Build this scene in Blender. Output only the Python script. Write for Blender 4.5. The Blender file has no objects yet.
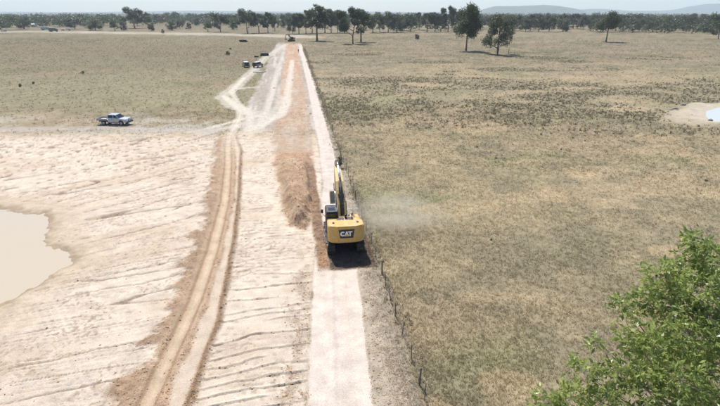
import bpy, bmesh, math, random
import numpy as np
from mathutils import Vector, Matrix

# ------------------------------------------------------------------ camera, sky, sun, exposure
scene = bpy.context.scene
CAM_H = 18.0
PITCH = math.radians(21.455)
F_PX, W_PX, H_PX = 486.0, 720.0, 406.0          # focal length of the drone lens in photo pixels
cam_data = bpy.data.cameras.new('camera')
cam_data.sensor_fit = 'HORIZONTAL'
cam_data.sensor_width = 36.0
cam_data.lens = 36.0 * F_PX / W_PX
cam_data.clip_start = 0.5
cam_data.clip_end = 40000.0
cam = bpy.data.objects.new('camera', cam_data)
scene.collection.objects.link(cam)
cam.location = (0, 0, CAM_H)
cam.rotation_euler = (math.pi / 2 - PITCH, 0, 0)
scene.camera = cam

SHADOW = Vector((0.22, -0.62, -1.0)).normalized()   # the way sunlight travels
SUN_EL = math.asin(-SHADOW.z)
SUN_AZ = math.atan2(-SHADOW.x, -SHADOW.y)           # clockwise from +Y
world = bpy.data.worlds.new('World')
scene.world = world
world.use_nodes = True
wn = world.node_tree
sky = wn.nodes.new('ShaderNodeTexSky')
sky.sky_type = 'NISHITA'
sky.sun_disc = False
sky.sun_elevation = SUN_EL
sky.sun_rotation = SUN_AZ
sky.altitude = 150
sky.air_density = 1.0
sky.dust_density = 0.6
sky.ozone_density = 4.0
bg = wn.nodes['Background']
bg.inputs['Strength'].default_value = 0.12
wn.links.new(sky.outputs[0], bg.inputs['Color'])

sun_data = bpy.data.lights.new('sun', 'SUN')
sun_data.energy = 5.0
sun_data.angle = math.radians(0.53)
sun_data.color = (1.0, 0.945, 0.86)
sun = bpy.data.objects.new('sun', sun_data)
scene.collection.objects.link(sun)
sun.rotation_euler = SHADOW.to_track_quat('-Z', 'Y').to_euler()
sun.location = (-20, 60, 90)

vs = scene.view_settings
vs.view_transform = 'Standard'
vs.look = 'None'
vs.exposure = 0.38
vs.gamma = 1.0
vs.use_curve_mapping = False
scene.cycles.volume_bounces = 1
scene.cycles.max_bounces = 6
scene.cycles.transparent_max_bounces = 8

# ------------------------------------------------------------------ helpers
rng = np.random.default_rng(7)
random.seed(7)
COL = scene.collection

def gp(x, y, z=0.0):
    """Point on the level z that the drone sees at photo pixel (x, y)."""
    r = (x - W_PX / 2) / F_PX
    u = (H_PX / 2 - y) / F_PX
    d = (r, math.cos(PITCH) + u * math.sin(PITCH), -math.sin(PITCH) + u * math.cos(PITCH))
    t = (z - CAM_H) / d[2]
    return (d[0] * t, d[1] * t)

ROAD_A = math.radians(-7.527)
OX, OY = -0.831, 32.376
CA, SA = math.cos(ROAD_A), math.sin(ROAD_A)
def uv2xy(u, v):
    return (OX + u * CA + v * SA, OY - u * SA + v * CA)
def xy2uv(X, Y):
    X = X - OX; Y = Y - OY
    return X * CA - Y * SA, X * SA + Y * CA

def sstep(a, b, x):
    t = np.clip((x - a) / (b - a), 0, 1)
    return t * t * (3 - 2 * t)
def lerp(a, b, t):
    return a + (b - a) * t

def vnoise(x, y, seed=0):
    xi = np.floor(x).astype(np.int64); yi = np.floor(y).astype(np.int64)
    xf = x - xi; yf = y - yi
    def h(i, j):
        n = (i * 374761393 + j * 668265263 + seed * 974634777) & 0xffffffff
        n = ((n ^ (n >> 13)) * 1274126177) & 0xffffffff
        return ((n ^ (n >> 16)) & 0xffff) / 65535.0
    sx = xf * xf * (3 - 2 * xf); sy = yf * yf * (3 - 2 * yf)
    a = h(xi, yi); b = h(xi + 1, yi); c = h(xi, yi + 1); d = h(xi + 1, yi + 1)
    return (a + (b - a) * sx) * (1 - sy) + (c + (d - c) * sx) * sy
def fbm(x, y, seed=0, octv=4, gain=0.5):
    s = 0; a = 1; t = 0
    for o in range(octv):
        s = s + a * vnoise(x * 2 ** o + 17.3 * o, y * 2 ** o - 9.1 * o, seed + o)
        t += a; a *= gain
    return s / t

def seg_dist(X, Y, pts, closed=False):
    """distance to a polyline"""
    d = np.full(X.shape, 1e9)
    n = len(pts)
    for i in range(n if closed else n - 1):
        ax, ay = pts[i]; bx, by = pts[(i + 1) % n]
        dx, dy = bx - ax, by - ay
        t = np.clip(((X - ax) * dx + (Y - ay) * dy) / (dx * dx + dy * dy), 0, 1)
        d = np.minimum(d, np.hypot(X - ax - t * dx, Y - ay - t * dy))
    return d
def poly_sd(X, Y, pts):
    """signed distance to a polygon, negative inside"""
    d = seg_dist(X, Y, pts, True)
    ins = np.zeros(X.shape, bool)
    n = len(pts)
    for i in range(n):
        ax, ay = pts[i]; bx, by = pts[(i + 1) % n]
        c = ((ay > Y) != (by > Y))
        xx = (bx - ax) * (Y - ay) / (by - ay if by != ay else 1e-9) + ax
        ins ^= c & (X < xx)
    return np.where(ins, -d, d)
def curve(v, pts):
    a = np.array(pts)
    return np.interp(v, a[:, 0], a[:, 1])

def tag(o, label=None, cat=None, group=None, kind=None):
    if label: o['label'] = label
    if cat: o['category'] = cat
    if group: o['group'] = group
    if kind: o['kind'] = kind
    return o
def empty(name, loc=(0, 0, 0), rz=0.0, label=None, cat=None, group=None, kind=None):
    o = bpy.data.objects.new(name, None)
    COL.objects.link(o)
    o.location = loc
    o.rotation_euler = (0, 0, rz)
    o.empty_display_size = 0.2
    return tag(o, label, cat, group, kind)
def copy_tree(o, parent=None):
    c = o.copy(); COL.objects.link(c); c.parent = parent
    for ch in list(o.children):
        copy_tree(ch, c)
    return c
def np_mesh(name, verts, faces, mat=None, smooth=False, parent=None, cols=None):
    """verts (N,3), faces (M,k) arrays -> object"""
    me = bpy.data.meshes.new(name)
    verts = np.asarray(verts, np.float32); faces = np.asarray(faces, np.int32)
    k = faces.shape[1]
    me.vertices.add(len(verts)); me.vertices.foreach_set('co', verts.ravel())
    me.loops.add(faces.size); me.loops.foreach_set('vertex_index', faces.ravel())
    me.polygons.add(len(faces))
    me.polygons.foreach_set('loop_start', np.arange(0, faces.size, k, dtype=np.int32))
    me.polygons.foreach_set('use_smooth', np.full(len(faces), smooth))
    if cols is not None:
        at = me.attributes.new('tone', 'FLOAT_COLOR', 'POINT')
        c4 = np.ones((len(verts), 4), np.float32); c4[:, :cols.shape[1]] = cols
        at.data.foreach_set('color', c4.ravel())
    me.update(calc_edges=True)
    if mat: me.materials.append(mat)
    o = bpy.data.objects.new(name, me)
    COL.objects.link(o)
    o.parent = parent
    return o

class MB:
    """collects shapes; build() links them as one mesh object"""
    def __init__(s): s.v = []; s.f = []
    def add(s, vs_, fs_):
        n = len(s.v); s.v += [tuple(p) for p in vs_]; s.f += [tuple(i + n for i in q) for q in fs_]
        return s
    def box(s, c, d, rot=None):
        x, y, z = d[0] / 2, d[1] / 2, d[2] / 2
        vs_ = [Vector((a * x, b * y, e * z)) for a in (-1, 1) for b in (-1, 1) for e in (-1, 1)]
        if rot is not None: vs_ = [rot @ p for p in vs_]
        c = Vector(c)
        return s.add([p + c for p in vs_], [(0, 1, 3, 2), (4, 6, 7, 5), (0, 4, 5, 1), (2, 3, 7, 6), (0, 2, 6, 4), (1, 5, 7, 3)])
    def prism(s, prof, x0, x1, axis='x', inset=0.0):
        """polygon prof of (a, b) extruded along an axis; inset chamfers both ends"""
        n = len(prof)
        ca = sum(p[0] for p in prof) / n; cb = sum(p[1] for p in prof) / n
        rings = []
        if inset:
            rows = [(x0, inset), (x0 + inset, 0), (x1 - inset, 0), (x1, inset)]
        else:
            rows = [(x0, 0), (x1, 0)]
        for x, ins in rows:
            ring = []
            for a, b in prof:
                L = math.hypot(a - ca, b - cb) or 1
                k = max(0, 1 - ins / L)
                a2, b2 = ca + (a - ca) * k, cb + (b - cb) * k
                ring.append({'x': (x, a2, b2), 'y': (a2, x, b2), 'z': (a2, b2, x)}[axis])
            rings.append(ring)
        fs_ = []
        m = len(rings)
        for r in range(m - 1):
            for i in range(n):
                j = (i + 1) % n
                fs_.append((r * n + i, r * n + j, (r + 1) * n + j, (r + 1) * n + i))
        fs_.append(tuple(range(n))[::-1]); fs_.append(tuple((m - 1) * n + i for i in range(n)))
        return s.add([p for r in rings for p in r], fs_)
    def tube(s, path, r, n=6, r1=None):
        path = [Vector(p) for p in path]; m = len(path); vs_ = []
        for i, p in enumerate(path):
            t = (path[min(i + 1, m - 1)] - path[max(i - 1, 0)]).normalized()
            a = t.orthogonal().normalized() if abs(t.z) < 0.99 else Vector((1, 0, 0))
            if abs(t.z) < 0.99: a = t.cross(Vector((0, 0, 1))).normalized()
            b = t.cross(a)
            rr = r if r1 is None else r + (r1 - r) * i / max(1, m - 1)
            if isinstance(r, (list, tuple)): rr = r[i]
            for k in range(n):
                an = 2 * math.pi * k / n
                vs_.append(p + (a * math.cos(an) + b * math.sin(an)) * rr)
        fs_ = []
        for i in range(m - 1):
            for k in range(n):
                j = (k + 1) % n
                fs_.append((i * n + k, i * n + j, (i + 1) * n + j, (i + 1) * n + k))
        fs_.append(tuple(range(n))[::-1]); fs_.append(tuple((m - 1) * n + k for k in range(n)))
        return s.add(vs_, fs_)
    def build(s, name, mat, parent=None, smooth=False, bevel=0.0):
        me = bpy.data.meshes.new(name)
        me.from_pydata(s.v, [], s.f)
        bm = bmesh.new(); bm.from_mesh(me)
        bmesh.ops.recalc_face_normals(bm, faces=bm.faces)
        if bevel:
            bmesh.ops.bevel(bm, geom=[e for e in bm.edges if len(e.link_faces) == 2 and e.calc_face_angle() > 0.6],
                            offset=bevel, segments=2, affect='EDGES', profile=0.6)
        bm.to_mesh(me); bm.free()
        me.polygons.foreach_set('use_smooth', [smooth] * len(me.polygons))
        if mat: me.materials.append(mat)
        o = bpy.data.objects.new(name, me); COL.objects.link(o); o.parent = parent
        return o

# ------------------------------------------------------------------ materials
def mat_new(name):
    m = bpy.data.materials.new(name); m.use_nodes = True
    nt = m.node_tree
    return m, nt, nt.nodes['Principled BSDF']
def N(nt, kind, **kw):
    n = nt.nodes.new(kind)
    for k, v in kw.items():
        if k.startswith('i_'): n.inputs[k[2:].replace('_', ' ')].default_value = v
        else: setattr(n, k, v)
    return n
def plain(name, col, rough=0.6, metal=0.0, var=0.15, scale=3.0, dust=0.0, dust_col=(0.45, 0.38, 0.30), coat=0.0):
    """paint or metal with uneven tone and, if asked, dust lying on it"""
    m, nt, b = mat_new(name)
    tc = N(nt, 'ShaderNodeTexCoord')
    no = N(nt, 'ShaderNodeTexNoise', i_Scale=scale, i_Detail=5.0)
    nt.links.new(tc.outputs['Object'], no.inputs['Vector'])
    mx = N(nt, 'ShaderNodeMix', data_type='RGBA')
    nt.links.new(no.outputs['Fac'], mx.inputs['Factor'])
    mx.inputs['A'].default_value = (*[c * (1 - var) for c in col], 1)
    mx.inputs['B'].default_value = (*[min(1, c * (1 + var)) for c in col], 1)
    out = mx.outputs['Result']
    if dust:
        n2 = N(nt, 'ShaderNodeTexNoise', i_Scale=scale * 1.7, i_Detail=6.0)
        nt.links.new(tc.outputs['Object'], n2.inputs['Vector'])
        rp = N(nt, 'ShaderNodeMapRange'); rp.inputs['From Min'].default_value = 0.62 - dust; rp.inputs['From Max'].default_value = 0.75
        nt.links.new(n2.outputs['Fac'], rp.inputs['Value'])
        m2 = N(nt, 'ShaderNodeMix', data_type='RGBA')
        nt.links.new(rp.outputs['Result'], m2.inputs['Factor'])
        nt.links.new(out, m2.inputs['A']); m2.inputs['B'].default_value = (*dust_col, 1)
        out = m2.outputs['Result']
    nt.links.new(out, b.inputs['Base Color'])
    b.inputs['Roughness'].default_value = rough
    b.inputs['Metallic'].default_value = metal
    if coat: b.inputs['Coat Weight'].default_value = coat
    return m

def leaf_mat(name, c_dark, c_light, trans=0.35, rough=0.5, noise_scale=0.25):
    m, nt, b = mat_new(name)
    ge = N(nt, 'ShaderNodeNewGeometry')
    tc = N(nt, 'ShaderNodeTexCoord')
    no = N(nt, 'ShaderNodeTexNoise', i_Scale=noise_scale, i_Detail=3.0)
    nt.links.new(tc.outputs['Object'], no.inputs['Vector'])
    ad = N(nt, 'ShaderNodeMath', operation='MULTIPLY_ADD')
    nt.links.new(ge.outputs['Random Per Island'], ad.inputs[0]); ad.inputs[1].default_value = 0.7
    sb = N(nt, 'ShaderNodeMath', operation='MULTIPLY_ADD'); sb.inputs[1].default_value = 1.2; sb.inputs[2].default_value = -0.45
    nt.links.new(no.outputs['Fac'], sb.inputs[0]); nt.links.new(sb.outputs[0], ad.inputs[2])
    mx = N(nt, 'ShaderNodeMix', data_type='RGBA')
    nt.links.new(ad.outputs[0], mx.inputs['Factor'])
    mx.inputs['A'].default_value = (*c_dark, 1); mx.inputs['B'].default_value = (*c_light, 1)
    nt.links.new(mx.outputs['Result'], b.inputs['Base Color'])
    b.inputs['Roughness'].default_value = rough
    tr = N(nt, 'ShaderNodeBsdfTranslucent')
    nt.links.new(mx.outputs['Result'], tr.inputs['Color'])
    ms = N(nt, 'ShaderNodeMixShader'); ms.inputs[0].default_value = trans
    nt.links.new(b.outputs[0], ms.inputs[1]); nt.links.new(tr.outputs[0], ms.inputs[2])
    nt.links.new(ms.outputs[0], nt.nodes['Material Output'].inputs['Surface'])
    return m

def tone_mat(name, rough=0.95, trans=0.0, fine=0.0, bump=0.0, fscale=9.0):
    """material whose base colour is the surface's own 'tone' attribute with fine grain on it"""
    m, nt, b = mat_new(name)
    at = N(nt, 'ShaderNodeAttribute', attribute_name='tone')
    out = at.outputs['Color']
    ge = N(nt, 'ShaderNodeNewGeometry')
    if fine:
        n1 = N(nt, 'ShaderNodeTexNoise', i_Scale=fscale, i_Detail=6.0, i_Roughness=0.7)
        nt.links.new(ge.outputs['Position'], n1.inputs['Vector'])
        rp = N(nt, 'ShaderNodeMapRange'); rp.inputs['From Min'].default_value = 0.3; rp.inputs['From Max'].default_value = 0.7
        rp.inputs['To Min'].default_value = 1 - fine; rp.inputs['To Max'].default_value = 1 + fine
        nt.links.new(n1.outputs['Fac'], rp.inputs['Value'])
        n3 = N(nt, 'ShaderNodeTexNoise', i_Scale=0.9, i_Detail=6.0, i_Roughness=0.65)
        nt.links.new(ge.outputs['Position'], n3.inputs['Vector'])
        r3 = N(nt, 'ShaderNodeMapRange'); r3.inputs['From Min'].default_value = 0.3; r3.inputs['From Max'].default_value = 0.7
        r3.inputs['To Min'].default_value = 1 - fine * 0.8; r3.inputs['To Max'].default_value = 1 + fine * 0.8
        nt.links.new(n3.outputs['Fac'], r3.inputs['Value'])
        mm = N(nt, 'ShaderNodeMath', operation='MULTIPLY')
        nt.links.new(rp.outputs['Result'], mm.inputs[0]); nt.links.new(r3.outputs['Result'], mm.inputs[1])
        vm = N(nt, 'ShaderNodeVectorMath', operation='SCALE')
        nt.links.new(out, vm.inputs[0]); nt.links.new(mm.outputs[0], vm.inputs['Scale'])
        out = vm.outputs['Vector']
        if bump:
            bu = N(nt, 'ShaderNodeBump'); bu.inputs['Strength'].default_value = bump; bu.inputs['Distance'].default_value = 0.06
            nt.links.new(n1.outputs['Fac'], bu.inputs['Height'])
            nt.links.new(bu.outputs['Normal'], b.inputs['Normal'])
    nt.links.new(out, b.inputs['Base Color'])
    b.inputs['Roughness'].default_value = rough
    b.inputs['Specular IOR Level'].default_value = 0.12
    if trans:
        tr = N(nt, 'ShaderNodeBsdfTranslucent'); nt.links.new(out, tr.inputs['Color'])
        ms = N(nt, 'ShaderNodeMixShader'); ms.inputs[0].default_value = trans
        nt.links.new(b.outputs[0], ms.inputs[1]); nt.links.new(tr.outputs[0], ms.inputs[2])
        nt.links.new(ms.outputs[0], nt.nodes['Material Output'].inputs['Surface'])
    return m

M = {}
M['earth'] = tone_mat('earth_surface', fine=0.20, bump=0.75, fscale=13.0)
M['grassy'] = tone_mat('dry_paddock_surface', fine=0.18, bump=0.5, fscale=6.0)
M['blade'] = tone_mat('dry_grass_blades', rough=0.8, trans=0.5)
M['clod'] = tone_mat('soil_clods', rough=1.0)
M['yellow'] = plain('excavator_yellow_paint', (0.56, 0.32, 0.05), 0.55, var=0.12, dust=0.17)
M['dusty'] = plain('dusty_arm_steel', (0.50, 0.42, 0.33), 0.8, var=0.25, scale=2.0)
M['dustyyellow'] = plain('dusty_yellow_paint', (0.50, 0.34, 0.11), 0.6, var=0.15, dust=0.15)
M['black'] = plain('black_paint', (0.018, 0.018, 0.02), 0.5, var=0.2, dust=0.03)
M['tracksteel'] = plain('worn_track_steel', (0.05, 0.046, 0.042), 0.6, 0.5, var=0.3, dust=0.06, dust_col=(0.2, 0.16, 0.12))
M['steel'] = plain('chrome_rod', (0.75, 0.75, 0.75), 0.25, 0.9, var=0.05)
M['glass'] = plain('tinted_glass', (0.015, 0.02, 0.025), 0.06, var=0.05)
M['white'] = plain('white_paint', (0.75, 0.75, 0.74), 0.35, var=0.04, coat=0.4)
M['silver'] = plain('silver_paint', (0.40, 0.425, 0.47), 0.35, 0.2, var=0.04, coat=0.5, dust=0.02)
M['darkpaint'] = plain('dark_vehicle_paint', (0.075, 0.09, 0.09), 0.4, var=0.1, coat=0.5)
M['tray'] = plain('tray_steel', (0.34, 0.36, 0.38), 0.55, 0.4, var=0.12, dust=0.05)
M['rubber'] = plain('tyre_rubber', (0.02, 0.02, 0.02), 0.85, var=0.2, dust=0.05)
M['lens'] = plain('lamp_lens', (0.8, 0.82, 0.85), 0.1, var=0.02)
M['redlens'] = plain('tail_lamp_red', (0.4, 0.02, 0.02), 0.2, var=0.05)
M['bark'] = plain('gum_bark', (0.16, 0.135, 0.115), 0.9, var=0.45, scale=1.2)
M['palebark'] = plain('pale_gum_bark', (0.34, 0.29, 0.25), 0.85, var=0.4, scale=4.0)
M['wood'] = plain('weathered_wood', (0.13, 0.11, 0.09), 0.95, var=0.4, scale=6.0)
M['picket'] = plain('rusted_steel_picket', (0.09, 0.078, 0.07), 0.8, 0.3, var=0.4, scale=8.0)
M['wire'] = plain('fence_wire', (0.28, 0.27, 0.26), 0.5, 0.7, var=0.1)
M['log'] = plain('burnt_log', (0.05, 0.045, 0.042), 0.95, var=0.5, scale=4.0)
M['gum'] = leaf_mat('gum_foliage', (0.045, 0.062, 0.034), (0.135, 0.160, 0.075), 0.4)
M['gum2'] = leaf_mat('grey_gum_foliage', (0.065, 0.080, 0.048), (0.175, 0.185, 0.105), 0.4)
M['gum3'] = leaf_mat('bright_sapling_foliage', (0.07, 0.11, 0.03), (0.18, 0.24, 0.07), 0.4)
M['bare'] = leaf_mat('brown_shrub_foliage', (0.075, 0.07, 0.052), (0.17, 0.15, 0.11), 0.3)
M['foreleaf'] = leaf_mat('young_gum_leaves', (0.09, 0.155, 0.042), (0.50, 0.56, 0.17), 0.5, 0.36, noise_scale=1.0)
M['rock'] = plain('grey_rock', (0.27, 0.25, 0.23), 0.95, var=0.4, scale=2.0)
M['cloth'] = plain('dark_work_clothes', (0.03, 0.035, 0.05), 0.9, var=0.2)
M['pipe'] = plain('pale_pipe', (0.66, 0.65, 0.62), 0.5, var=0.1)
M['orange'] = plain('orange_paint', (0.42, 0.13, 0.03), 0.5, var=0.15, dust=0.1)
# ------------------------------------------------------------------ the land: heights, soil colours and zones
def arr(*c): return np.array(c, np.float64)
PALE, TAN, PINKCLAY = arr(.555, .475, .38), arr(.48, .385, .28), arr(.52, .44, .36)
BROWN, REDBROWN, DARKSOIL = arr(.35, .245, .165), arr(.40, .26, .17), arr(.20, .145, .105)
RUT, ROADC, SHOULDER = arr(.44, .335, .235), arr(.57, .49, .42), arr(.43, .365, .295)
STRAW, GREYBR, GREEN, PINKG, DARKG = arr(.250, .212, .140), arr(.195, .170, .116), arr(.158, .163, .088), arr(.248, .204, .140), arr(.155, .140, .092)

POND = [(-35.5, 44.5), (-30.5, 43.4), (-28.9, 41.8), (-27.9, 40.0), (-26.6, 37.6), (-24.6, 35.9), (-23.1, 34.6), (-22.4, 33.2), (-22.6, 31.2), (-23.8, 27.6), (-27.5, 24.2),
        (-36, 21), (-48, 22), (-56, 32), (-52, 42), (-43, 45.5)]
DAM = [gp(*p_) for p_ in ((704, 114.5), (709, 109.5), (720, 107), (736, 107.5), (752, 113), (742, 120), (724, 122), (711, 120.5))]
def px(*pts): return [gp(*p) for p in pts]
T_LOOP = px((286, 44), (266, 57), (250, 74), (234, 88), (222, 97), (231, 105), (252, 113), (272, 117), (281, 111), (285, 98))
T_SPUR = px((233, 90), (245, 88), (257, 87))
T_CROSS = px((205, 133), (226, 128), (250, 124), (268, 120), (280, 115))
T_EDGE = px((-60, 130), (40, 129), (110, 128), (170, 130), (215, 131))
T_A = px((226, 146), (231, 133), (238, 122), (241, 112), (233, 103), (224, 96))
T_B = px((240, 142), (252, 130), (268, 122), (281, 116), (286, 103), (290, 80), (292, 60))
T_C = px((190, 132), (215, 127), (238, 120), (258, 116), (274, 118))
T_D = px((246, 140), (250, 126), (249, 113), (239, 104), (231, 92), (244, 78))
T_E = px((258, 132), (266, 112), (272, 92), (278, 70), (284, 52))
T_FAR = px((-40, 32), (60, 32), (160, 33.5), (250, 35), (300, 37))

ROAD_C = [(-60, -4.9), (-13.5, -1.92), (-1, -1.1), (8, -.35), (20, .25), (35, .6), (100, .9), (400, .9)]
ROAD_W = [(-60, 1.65), (0, 1.65), (6, 1.5), (20, 1.05), (60, .95), (400, .95)]
HAUL_L = [(-40, -13.2), (-12, -12.6), (-5, -12.3), (3, -12.25), (13, -12.8), (24, -13.9), (36, -15.0), (41, -15.4), (48, -15.2)]
HAUL_C = [(-40, -12.4), (-12.3, -11.45), (-3, -10.75), (4.4, -10.7), (16, -11.1), (28, -12.2), (38, -13.4), (48, -14.3)]
HAUL_R = [(-40, -10.4), (-12.6, -9.25), (-5.6, -8.7), (6, -9.0), (15.6, -9.55), (35, -11.1), (45, -12.9), (48, -13.2)]

def bumpf(x, c, w): return np.exp(-((x - c) / w) ** 2)
def mixc(c, d, t): return c + (d - c) * t[:, None]

def land(X, Y):
    u, v = xy2uv(X, Y)
    R = np.hypot(X, Y)
    near = 1 - sstep(70, 130, R)
    n30 = fbm(X / 34, Y / 34, 1, 4); n9 = fbm(X / 9, Y / 9, 2, 4); n2 = fbm(X / 2.2, Y / 2.2, 3, 3); n05 = fbm(X / .45, Y / .45, 4, 3)
    n120 = fbm(X / 130, Y / 90, 5, 4)
    ed = (fbm(X / 1.6, Y / 1.6, 6, 3) - .5) * 2
    ed5 = (fbm(X / 7, Y / 7, 16, 3) - .5) * 2
    # -------- paddock
    c = np.tile(GREYBR, (len(X), 1))
    c = mixc(c, STRAW, sstep(.38, .66, n9 * .6 + n2 * .4))
    c = mixc(c, PINKG, sstep(.5, .68, fbm(X / 17, Y / 17, 8, 4)) * .85)
    c = mixc(c, GREEN, sstep(.54, .70, fbm(X / 22, Y / 15, 9, 4)) * .5)
    c = mixc(c, DARKG, sstep(.56, .70, fbm(X / 5, Y / 5, 10, 4)) * .5)
    left = sstep(5, -20, u)
    c = mixc(c, c * arr(.87, .86, .83), left * sstep(70, 100, Y))
    brown_far = sstep(.40, .58, n120) * sstep(150, 240, Y) * left
    c = mixc(c, arr(.220, .180, .120), brown_far * .7)
    c = mixc(c, arr(.185, .172, .112), left * sstep(90, 110, Y) * (1 - sstep(160, 260, Y)) * sstep(.38, .6, n30) * .6)
    # dry golden patches and dark weedy ground at the right
    right = 1 - left
    weed = right * sstep(80, 100, Y + ed5 * 6 + (n30 - .5) * 60) * (1 - sstep(128, 152, Y + ed5 * 8 + (n30 - .5) * 60))
    weed = weed * sstep(.34, .62, fbm(X / 14, Y / 7, 21, 4)); weed = np.maximum(weed, right * .8 * sstep(30, 12, np.abs(u - 20)) * sstep(75, 92, Y) * sstep(125, 108, Y) * sstep(.38, .6, fbm(X / 6, Y / 5, 26, 3)))
    weed = np.maximum(weed, right * .8 * sstep(.66, .72, fbm(X / 26, Y / 12, 22, 3)) * sstep(95, 140, Y) * (1 - sstep(200, 300, Y)))
    c = mixc(c, arr(.155, .137, .09), weed * .6)
    gold = right * sstep(.52, .66, fbm(X / 30, Y / 16, 23, 3)) * sstep(110, 150, Y) * (1 - weed)
    c = mixc(c, arr(.30, .245, .155), gold * .45)
    gold2 = right * sstep(.60, .68, fbm(X / 9, Y / 5, 24, 3)) * (1 - weed)
    c = mixc(c, arr(.33, .26, .17), gold2 * .5)
    far_pale = sstep(.46, .6, fbm(X / 80, Y / 120, 25, 3)) * sstep(220, 330, Y)
    c = mixc(c, arr(.26, .222, .15), far_pale * .5); c *= (1 - .30 * sstep(100, 240, Y))[:, None]
    c *= (0.88 + .36 * n05)[:, None] * (0.96 + .2 * n2)[:, None] * arr(1.03, 1.0, .95)
    h = (n9 - .5) * .16 * near + (n2 - .5) * .05 * near + (n05 - .5) * .05 * near
    cls = np.zeros(len(X), np.int8)
    grass = np.ones(len(X)); clod = np.zeros(len(X))
    # far pale strip of dry grass along the trees at the left
    dfar = seg_dist(X, Y, T_FAR)
    m = (1 - sstep(8, 26, dfar + ed5 * 8)); c = mixc(c, arr(.40, .36, .285), m * .75); grass *= 1 - m * .7
    # -------- margin between paddock and cleared clay, and pale wheel tracks
    margin = sstep(97, 80, Y + ed5 * 5) * sstep(-14, -17, u)
    c = mixc(c, arr(.36, .33, .27), margin * sstep(.36, .6, n2 * .5 + n9 * .5) * .8)
    grass *= 1 - margin * .35
    # -------- disturbed strip along the road
    strip = sstep(-13.6, -12.4, u + ed * .7 + ed5 * .6) * sstep(1.9, 1.2, u + ed * .5) * sstep(40, 47, v + ed * 3 + ed5 * 4) * (1 - sstep(262, 310, v + ed5 * 12))
    sc = np.tile(arr(.35, .30, .255), (len(X), 1))
    sc = mixc(sc, arr(.30, .26, .215), sstep(.45, .65, fbm(u / 2.2, v / 14, 31, 4)) * .8)
    sc = mixc(sc, arr(.48, .43, .385), sstep(.52, .68, fbm(u / 1.3, v / 22, 32, 3)) * .7)
    bs = sstep(-7.6, -6.6, u + ed * .6) * sstep(-.6, -1.5, u + ed * .4)
    bsc = mixc(np.tile(arr(.38, .275, .195), (len(X), 1)), REDBROWN, sstep(90, 150, v + ed5 * 20) * .8)
    bsc = mixc(bsc, arr(.42, .35, .28), sstep(.5, .68, fbm(u / .9, v / 9, 33, 3)) * .6)
    sc = sc + (bsc - sc) * bs[:, None]
    sc = mixc(sc, arr(.50, .45, .39), sstep(70, 46, v) * (1 - bs) * sstep(.42, .6, n2 * .6 + n9 * .4) * .45)
    sc *= (.80 + .4 * n05)[:, None] * (.88 + .24 * n2)[:, None]; bsc = bsc * (.76 + .48 * n05)[:, None] * (.85 + .3 * n2)[:, None]
    c = c + (sc - c) * strip[:, None]
    grass *= 1 - strip * .97
    h = np.where(strip > .5, h * .6 + near * (.10 * (fbm(u / 1.1, v / 2.6, 34, 3) - .5) + bs * .10), h)
    clod = np.maximum(clod, strip * (.12 + .3 * bs))
    cls[strip > .5] = 1
    for pts, w, s, col in ((T_LOOP, 1.5, .9, arr(.47, .43, .36)), (T_SPUR, .9, .8, arr(.47, .43, .36)), (T_CROSS, 1.3, .85, arr(.45, .405, .35)), (T_A, .7, .9, arr(.54, .485, .40)), (T_B, .8, .9, arr(.55, .49, .415)), (T_C, .6, .85, arr(.53, .475, .40)), (T_D, .6, .9, arr(.53, .475, .40)), (T_E, .7, .7, arr(.50, .45, .385)), (T_EDGE, 1.3, .85, arr(.36, .315, .285))):
        d = seg_dist(X, Y, pts)
        wob = d + ed * .35 * w
        m = (1 - sstep(w * .6, w * 1.5, wob)) * s
        m = m * (.72 + .28 * sstep(.25, .5, np.abs(d / w - .55)))
        c = mixc(c, col * (1 if True else 1), m); grass *= 1 - m
    # -------- cleared clay
    rc = curve(v, ROAD_C); rw = curve(v, ROAD_W)
    top = 75.5 + ed * .5 + ed5 * 1.6
    clay = sstep(top + 4.5, top - 4.0, Y + (n05 - .5) * 7 + (n2 - .5) * 7) * sstep(.2, -.2, u - (rc - rw) + ed * .12)
    # brown dug strip reaches down to the heap inside the cleared clay
    bs_in = sstep(-7.4, -6.4, u + ed * .8) * sstep(-.9, -1.6, u + ed * .4) * sstep(31, 34, v + ed)
    cc = np.tile(PALE, (len(X), 1))
    cc = mixc(cc, TAN, sstep(.50, .72, fbm(X / 9, Y / 6, 41, 4)) * .65)
    cc = mixc(cc, PINKCLAY, sstep(.45, .65, fbm(X / 4, Y / 4, 42, 3)) * .7)
    cc = mixc(cc, arr(.50, .43, .36), sstep(.55, .7, fbm(X / 1.1, Y / 1.1, 43, 4)) * .55)
    cc = mixc(cc, TAN, sstep(70, 75, Y) * .7)
    cc = mixc(cc, arr(.45, .35, .25), sstep(.50, .68, fbm((X * .8 - Y * .9) / 5, (X + Y) / 16, 66, 4)) * .5)
    # machine passes: long curved rows left of the haul track, short cross rows right of it
    slope = .30 + .017 * (np.clip(Y, 10, 90) - 20)
    w1 = X * .8 - np.log(slope) / .017 * .8 + 2.2 * (fbm(X / 12, Y / 12, 44, 3) - .5) + .35 * (n2 - .5)
    w2 = v - .13 * u + 1.1 * (fbm(u / 3, v / 3, 45, 3) - .5)
    leftf = sstep(-.3, .3, curve(v, HAUL_L) - u)
    per1, per2 = 1.75, .72
    ph1 = (w1 / per1) % 1.0; ph2 = (w2 / per2) % 1.0
    id1 = np.floor(w1 / per1)
    along = X * .75 + Y * .66
    keep1 = sstep(.25, .5, vnoise(id1 * 7.3, along / 7, 46)) * (1 - .4 * sstep(62, 75, Y)) * (.25 + .75 * sstep(.35, .5, fbm(X / 8, Y / 6, 52, 2)))
    pr = (w1 / 1.05) % 1.0; pid = np.floor(w1 / 1.05)
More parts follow.
